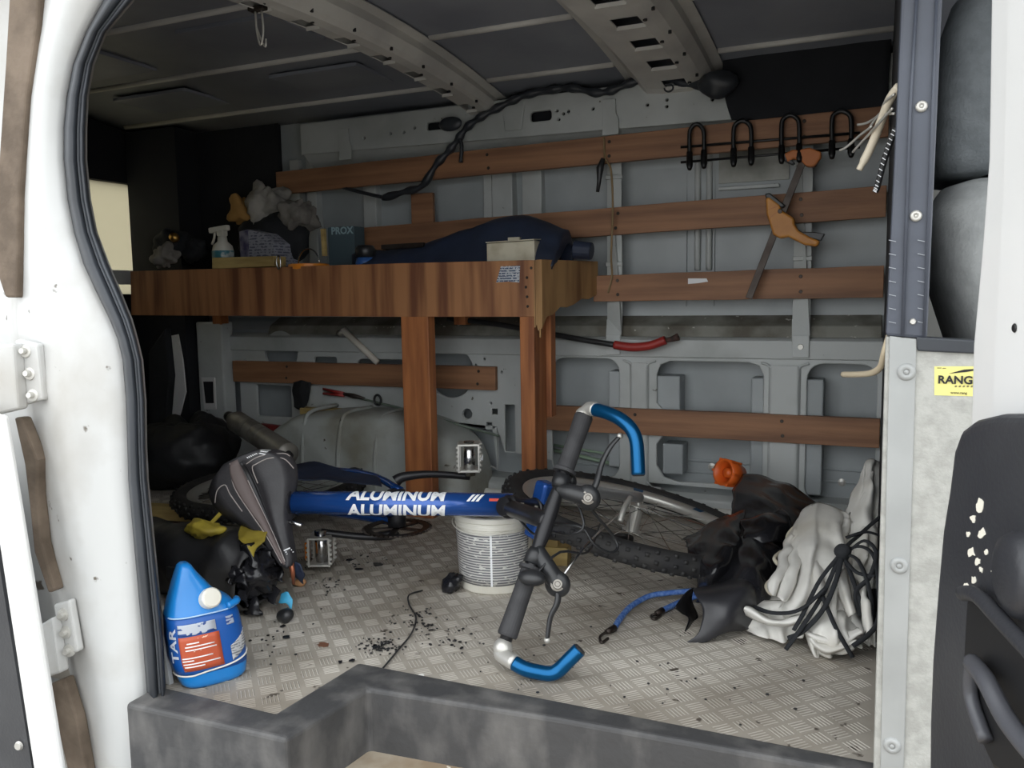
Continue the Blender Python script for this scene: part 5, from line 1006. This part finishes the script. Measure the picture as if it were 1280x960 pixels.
# ------------------------------------------------------------------ black sheeting over the front wheel
bb = thing('black_plastic_sheet', F(930, 745, 0), 'crumpled black plastic sheeting lying over the bicycle front wheel', 'sheet')
def sh(name, rows, mt, par, amp=.01, scl=22, seed=1, n=6, sol=.0025):
    m = MB(); m.sheet([[W(*p) for p in r] for r in rows], n, amp, scl, seed); return obj(name, m, mt, par, smooth=True, solid=sol)
sh('upper_fold', [[(930, 592, 2.16), (955, 596, 2.16), (985, 606, 2.15), (1020, 626, 2.13)], [(918, 615, 2.05), (950, 622, 2.0), (985, 635, 2.0), (1018, 645, 2.05)], [(911, 645, 1.93), (948, 655, 1.88), (980, 665, 1.88), (1004, 668, 1.95)], [(912, 672, 1.86), (945, 690, 1.80), (975, 700, 1.82), (1000, 700, 1.9)]], BAGM, bb, .012, 18, 3)
sh('left_flap', [[(852, 674, 1.84), (880, 658, 1.86), (905, 645, 1.9), (930, 640, 1.92)], [(860, 690, 1.74), (885, 690, 1.70), (908, 680, 1.72), (930, 668, 1.8)], [(872, 718, 1.68), (890, 715, 1.63), (905, 700, 1.66), (928, 690, 1.74)], [(874, 742, 1.68), (892, 738, 1.65), (908, 728, 1.66), (930, 712, 1.72)]], BAGM, bb, .010, 26, 8)
sh('middle_fold', [[(905, 672, 1.82), (935, 668, 1.80), (965, 680, 1.80), (985, 690, 1.84)], [(890, 700, 1.74), (930, 700, 1.68), (960, 705, 1.70), (985, 720, 1.78)], [(878, 730, 1.68), (925, 725, 1.60), (955, 735, 1.62), (980, 750, 1.7)], [(872, 752, 1.66), (918, 760, 1.58), (950, 770, 1.58), (975, 778, 1.64)]], BAGM, bb, .012, 20, 5)
sh('ridge_fold', [[(925, 655, 1.86), (960, 640, 1.88), (980, 636, 1.95)], [(930, 668, 1.79), (960, 658, 1.80), (988, 655, 1.88)], [(930, 684, 1.78), (962, 680, 1.78), (992, 680, 1.86)]], BAGM, bb, .010, 24, 9)
# folded end lying open on the floor
lowr = [[(866, 735, 1.58), (895, 730, 1.60), (930, 723, 1.62), (950, 735, 1.64)], [(868, 745, 1.53), (898, 742, 1.53), (934, 735, 1.55), (948, 752, 1.6)], [(880, 765, 1.50), (905, 760, 1.50), (930, 755, 1.53), (945, 765, 1.58)], [(874, 790, 1.485), (900, 785, 1.49), (920, 778, 1.51), (940, 780, 1.56)], [(851, 806, 1.478), (885, 800, 1.487), (912, 790, 1.51), (938, 786, 1.56)]]
sh('floor_fold', lowr, mat('black_sheet_satin', (34, 34, 37), .35, 0, (46, 46, 50), 12), bb, .006, 20, 2)
sh('floor_fold_inner', [[(866, 735, 1.58), (856, 742, 1.56), (845, 760, 1.53)], [(866, 752, 1.60), (862, 760, 1.58), (852, 768, 1.55)], [(872, 775, 1.60), (866, 778, 1.58), (860, 775, 1.56)], [(862, 800, 1.50), (856, 795, 1.51), (850, 806, 1.485)]], BAGM, bb, .004, 20, 4)
# orange spool
c = W(914, 592, 2.2); ors = thing('orange_spool', c, 'orange plastic spool poking up behind the black sheeting', 'spool')
axo = V((-.55, -.75, .25)).normalized()
m = MB(); m.lathe([(.020, -.03), (.026, -.03), (.034, .0), (.036, .03), (.030, .03), (.026, .0), (.020, -.03)], c, axo, 24); obj('rim', m, ORANGE, ors, smooth=True)
xx, yy, _ = fr(axo)
for k in range(6):
    a_ = k * math.pi / 3; m = MB(); m.beam(c + (xx * math.cos(a_) + yy * math.sin(a_)) * .034 + axo * -.01, c + (xx * math.cos(a_) + yy * math.sin(a_)) * .037 + axo * .03, .008, .006, axo.cross(xx)); obj('rib', m, ORANGE, ors)
m = MB(); m.cyl(c - axo * .02, c + axo * .02, .012, n=14); obj('core', m, ORANGE, ors, smooth=True)

# ------------------------------------------------------------------ white tarp bundle with black straps
wt = thing('white_tarp_bundle', F(1030, 815, 0), 'bundled dirty white tarp leaning on the partition by the doorway', 'tarp')
def pleat(name, rows, npl, dep, seed, amp=.010, par=wt):
    """rows of W() control points from top to bottom; pleats run along the rows' order"""
    m = MB(); rr = [spl([W(*p) for p in r], 10) for r in rows]; cols = [spl(c, 8) for c in zip(*rr)]; k = len(cols); P = []
    for i, col in enumerate(cols):
        t = i / (k - 1); ph = t * npl * 2 * math.pi; row = []; env = .35 + .9 * abs(nz((t * 3, 0, 0), 1.3, seed + 30))
        for j, p in enumerate(col):
            s_ = j / (len(col) - 1); kk = math.sin(ph + 4.2 * nz((t * 1.6, s_ * 2.2, 0), 1.3, seed)) * env * (.5 + 1.1 * abs(nz((t * 2, s_ * 2, 0), 1.6, seed + 50))) ; kk = (abs(kk) ** .6) * math.copysign(1, kk)
            q = p + V((.30, -.9, .2)) * (dep * 1.5 * kk * (.35 + .65 * s_) + .034 * (abs(nz(p, 10, seed + 60)) - .2) + .016 * (abs(nz(p, 24, seed + 70)) - .2)) + V((nz(p, 16, seed), nz(p, 16, seed + 4), nz(p, 16, seed + 8))) * amp
            q.x = min(q.x, .011); q.z = max(q.z, .003); row.append(q)
        P.append(row)
    m.grid(P); return obj(name, m, WHITEC, par, smooth=True, solid=.002)
pleat('back_fold', [[(1080, 576, 2.0), (1088, 573, 2.0), (1100, 578, 2.02)], [(1068, 610, 1.92), (1085, 605, 1.90), (1104, 610, 1.95)], [(1052, 655, 1.84), (1078, 650, 1.80), (1104, 650, 1.88)], [(1044, 700, 1.78), (1076, 700, 1.72), (1103, 700, 1.8)]], 2.5, .016, 3)
pleat('front_fold', [[(1000, 640, 1.88), (1022, 628, 1.88), (1045, 636, 1.86), (1062, 645, 1.85)], [(985, 670, 1.78), (1015, 665, 1.74), (1045, 670, 1.74), (1066, 680, 1.76)], [(976, 712, 1.68), (1010, 712, 1.62), (1045, 715, 1.62), (1072, 722, 1.66)], [(962, 748, 1.61), (1008, 752, 1.55), (1046, 756, 1.55), (1080, 765, 1.6)], [(940, 770, 1.585), (1005, 778, 1.55), (1048, 785, 1.54), (1088, 795, 1.57)]], 3.6, .024, 5)
pleat('base_fold', [[(928, 748, 1.64), (958, 752, 1.60), (990, 756, 1.58), (1010, 760, 1.57)], [(922, 765, 1.60), (955, 772, 1.56), (985, 772, 1.55), (1008, 778, 1.54)], [(924, 790, 1.545), (955, 796, 1.525), (982, 798, 1.52), (1004, 796, 1.53)]], 2.2, .012, 8)
pleat('round_fold', [[(1010, 765, 1.58), (1040, 760, 1.56), (1065, 770, 1.56), (1080, 785, 1.58)], [(1000, 790, 1.53), (1035, 785, 1.50), (1062, 792, 1.51), (1078, 800, 1.55)], [(1014, 820, 1.497), (1035, 821, 1.495), (1060, 818, 1.50), (1076, 806, 1.53)]], 3.5, .012, 11)
pleat('side_fold', [[(1060, 650, 1.84), (1082, 655, 1.8), (1102, 665, 1.8)], [(1060, 700, 1.74), (1084, 705, 1.68), (1100, 710, 1.7)], [(1066, 755, 1.65), (1086, 760, 1.6), (1097, 765, 1.6)], [(1070, 800, 1.58), (1084, 805, 1.55), (1095, 805, 1.55)]], 3, .016, 14)
YT = [(570, 2.0), (640, 1.86), (680, 1.75), (715, 1.63), (755, 1.55), (785, 1.53), (822, 1.495)]
def ruffle(pts, wpx, dep=.016, off=.012, seed=0):
    m = MB(); C_ = spl([V((a, b_, 0)) for a, b_ in pts], 8); rows = []
    for i, p in enumerate(C_):
        a, c_ = C_[max(i - 1, 0)], C_[min(i + 1, len(C_) - 1)]; t_ = (c_ - a).normalized(); nrm_ = V((-t_.y, t_.x, 0)); ww = wpx * (.55 + .45 * math.sin(math.pi * i / (len(C_) - 1))) * (1 + .5 * nz((p.x, p.y, 0), .05, seed)); row = []
        for j in range(-4, 5):
            s_ = j / 4; q = p + nrm_ * (s_ * ww); y_ = interp(YT, q.y) - off + dep * (s_ * s_ - 1) + .012 * max(0, s_ - .2)
            w_ = W(q.x, q.y, y_); w_ = w_ + V((nz(w_, 26, seed), nz(w_, 26, seed + 3), nz(w_, 26, seed + 7))) * .008; w_.x = min(w_.x, .011); w_.z = max(w_.z, .003); row.append(w_)
        rows.append(row)
    m.grid(rows); return obj('fold_ridge', m, WHITEC, wt, smooth=True, solid=.0025)
ruffle([(1018, 634), (1000, 672), (990, 715), (976, 748)], 9, .014, .012, 1); ruffle([(1036, 640), (1026, 680), (1022, 720), (1030, 756)], 8, .018, .014, 2); ruffle([(1058, 648), (1048, 690), (1052, 730), (1066, 770)], 8, .014, .014, 3)
ruffle([(992, 668), (982, 692), (974, 720), (964, 742)], 6, .010, .02, 4); ruffle([(930, 764), (958, 776), (985, 776), (1008, 770)], 6, .010, .018, 5); ruffle([(1004, 782), (1026, 800), (1052, 802), (1076, 788)], 7, .012, .016, 6); ruffle([(1012, 800), (1030, 812), (1054, 812), (1072, 802)], 5, .008, .02, 7); ruffle([(1068, 700), (1078, 736), (1084, 770), (1080, 798)], 6, .010, .016, 8); ruffle([(1090, 590), (1082, 620), (1076, 650)], 6, .010, .02, 9)
HEM = mat('frayed_hem', (198, 190, 170), .9)
for pts in ([(1000, 655, 1.83), (990, 662, 1.8), (984, 672, 1.78), (988, 682, 1.76), (996, 676, 1.76)], [(976, 690, 1.74), (968, 698, 1.7), (974, 706, 1.68), (980, 700, 1.68)], [(968, 722, 1.66), (958, 732, 1.62), (964, 742, 1.6), (972, 735, 1.6)], [(930, 745, 1.64), (920, 772, 1.6), (924, 784, 1.57)]):
    m = MB(); m.tube(spl([W(*p) for p in pts], 6), .004, 8); obj('frayed_hem', m, HEM, wt, smooth=True)
for i, pts in enumerate(([(1100, 646, 1.72), (1075, 668, 1.66), (1053, 690, 1.60), (1030, 740, 1.54), (1005, 780, 1.49), (982, 812, 1.47)], [(1053, 690, 1.60), (1025, 725, 1.55), (1005, 765, 1.51), (992, 788, 1.49)], [(1053, 690, 1.60), (1046, 722, 1.55), (1030, 760, 1.51), (1005, 788, 1.49), (985, 798, 1.49)], [(1032, 735, 1.53), (1000, 762, 1.51), (965, 766, 1.53), (935, 755, 1.57)], [(1053, 690, 1.60), (1075, 683, 1.60), (1092, 695, 1.58), (1098, 730, 1.55), (1096, 780, 1.5), (1066, 808, 1.48)], [(1055, 692, 1.6), (1072, 700, 1.58), (1085, 730, 1.55), (1090, 770, 1.53), (1080, 800, 1.5)], [(1055, 696, 1.6), (1068, 730, 1.56), (1082, 775, 1.53), (1092, 790, 1.52)], [(1050, 692, 1.6), (1070, 715, 1.57), (1094, 720, 1.56)], [(1028, 745, 1.53), (1045, 785, 1.49), (1066, 822, 1.47)], [(1058, 672, 1.64), (1082, 665, 1.66), (1101, 670, 1.68)], [(1060, 690, 1.6), (1080, 676, 1.6), (1095, 690, 1.58), (1088, 720, 1.56), (1070, 740, 1.55), (1075, 770, 1.53)])):
    m = MB(); P_ = spl([W(*p) for p in pts], 6); m.tube(P_, .0045, 8, flat=.55); obj('strap', m, BLACKF, wt, smooth=True)
m = MB(); m.ell(W(1054, 690, 1.595), (.014, .012, .016), 14, 10, None, .004, 60); obj('strap_knot', m, BLACKF, wt, smooth=True)
m = MB(); m.ell(W(1088, 770, 1.6), (.03, .03, .05), 16, 10, None, .01, 30, 3); obj('dark_bundle', m, BAGM, wt, smooth=True)

# ------------------------------------------------------------------ blue cord with hooks
bg_ = thing('bungee_cord', F(800, 755, 0), 'blue elastic cord with dark hooks lying by the black sheeting', 'cord')
m = MB(); m.tube(spl([F(768, 785, .008), F(776, 772, .010), F(790, 757, .012), F(812, 745, .014), F(838, 741, .018), F(866, 739, .024), F(880, 742, .02), F(862, 748, .012), F(845, 755, .009), F(828, 763, .008)], 6), .0058, 10); obj('cord', m, BLUEROPE, bg_, smooth=True)
for pts in ([(768, 785, .008), (758, 790, .010), (750, 796, .006), (752, 803, .004), (760, 798, .004)], [(828, 763, .008), (820, 767, .008), (814, 770, .005), (818, 774, .004), (826, 769, .004)]):
    m = MB(); m.tube(spl([F(*p) for p in pts], 5), .0028, 8); m.tube([F(*pts[0]), F(*pts[1])], [.007, .005], 10); obj('hook', m, STEELD, bg_, smooth=True)

# ------------------------------------------------------------------ debris on the floor
def flake(px, py, r, mt, label, cat, n=9, th=.002, name='debris_flake', el=2.2):
    c = F(px, py, .0021); pts = []
    for i in range(n):
        t = 2 * math.pi * i / n; k = r * random.uniform(.5, 1.15); pts.append(c + V((k * math.cos(t) * el * .5, k * math.sin(t), 0)))
    m = MB(); m.prism(pts, (0, 0, th)); return obj(name, m, mt, label=label, cat=cat, group='black flakes on the floor' if cat == 'flake' else None)
flake(403, 806, .010, mat('rust', (112, 74, 54), .8), 'round rust brown spot on the floor right of the jug', 'rust', 14, .0008, 'rust_flake', 2.4)
flake(472, 706, .014, BAGM, 'larger torn black flake on the floor right of the lower pedal', 'flake'); flake(448, 712, .010, BAGM, 'smaller torn black flake just left of the larger one', 'flake')
flake(437, 700, .009, BAGM, 'black flake just right of the lower pedal', 'flake'); flake(358, 797, .008, BAGM, 'lone black flake right of the jug', 'flake'); flake(440, 826, .006, BAGM, 'black flake nearest the sill corner', 'flake'); flake(425, 828, .005, BAGM, 'tiny black flake just left of the one nearest the sill corner', 'flake')
flake(354, 783, .006, BAGM, 'black flake below the black plug', 'flake')
WP = mat('white_crumb', (228, 226, 220), .7); flake(527, 846, .006, WP, 'white crumb on the floor by the sill step', 'crumb', 7, .003, 'crumb'); flake(355, 940, .006, WP, 'white paint fleck on the sill face', 'crumb', 7, .003, 'crumb') if False else None
m = MB(); m.tube(spl([F(528, 738, .004), F(511, 744, .006), F(512, 757, .004), F(520, 772, .004), F(514, 792, .004), F(498, 812, .004), F(478, 836, .004)], 6), .0018, 6); obj('thin_wire', m, BLACKP, smooth=True, label='thin black wire curling on the floor left of the bucket', cat='wire')
m = MB()
for (cx, cy, sx, sy, n) in ((475, 808, 26, 10, 110), (520, 775, 30, 16, 60), (560, 800, 40, 16, 40), (405, 730, 40, 22, 40), (690, 830, 120, 60, 30), (455, 700, 40, 12, 30), (330, 800, 40, 26, 24), (880, 860, 160, 60, 24)):
    for _ in range(n):
        c = F(cx + random.gauss(0, sx * .55), cy + random.gauss(0, sy * .55), .0022); r = random.uniform(.0008, .0034)
        if c.y < 1.18 and c.x > -.85 or c.y < .99: continue
        a = random.uniform(0, 6.3); P_ = [c + V((r * math.cos(a + q) * random.uniform(.5, 1.3), r * math.sin(a + q), 0)) for q in (0, 1.3, 2.6, 3.9, 5.1)]; m.prism(P_, (0, 0, .0012))
obj('black_grit', m, BLACKP, label='scattered black grit on the tread plate', cat='grit', kind='stuff')
p = F(350, 928, .004); m = MB()
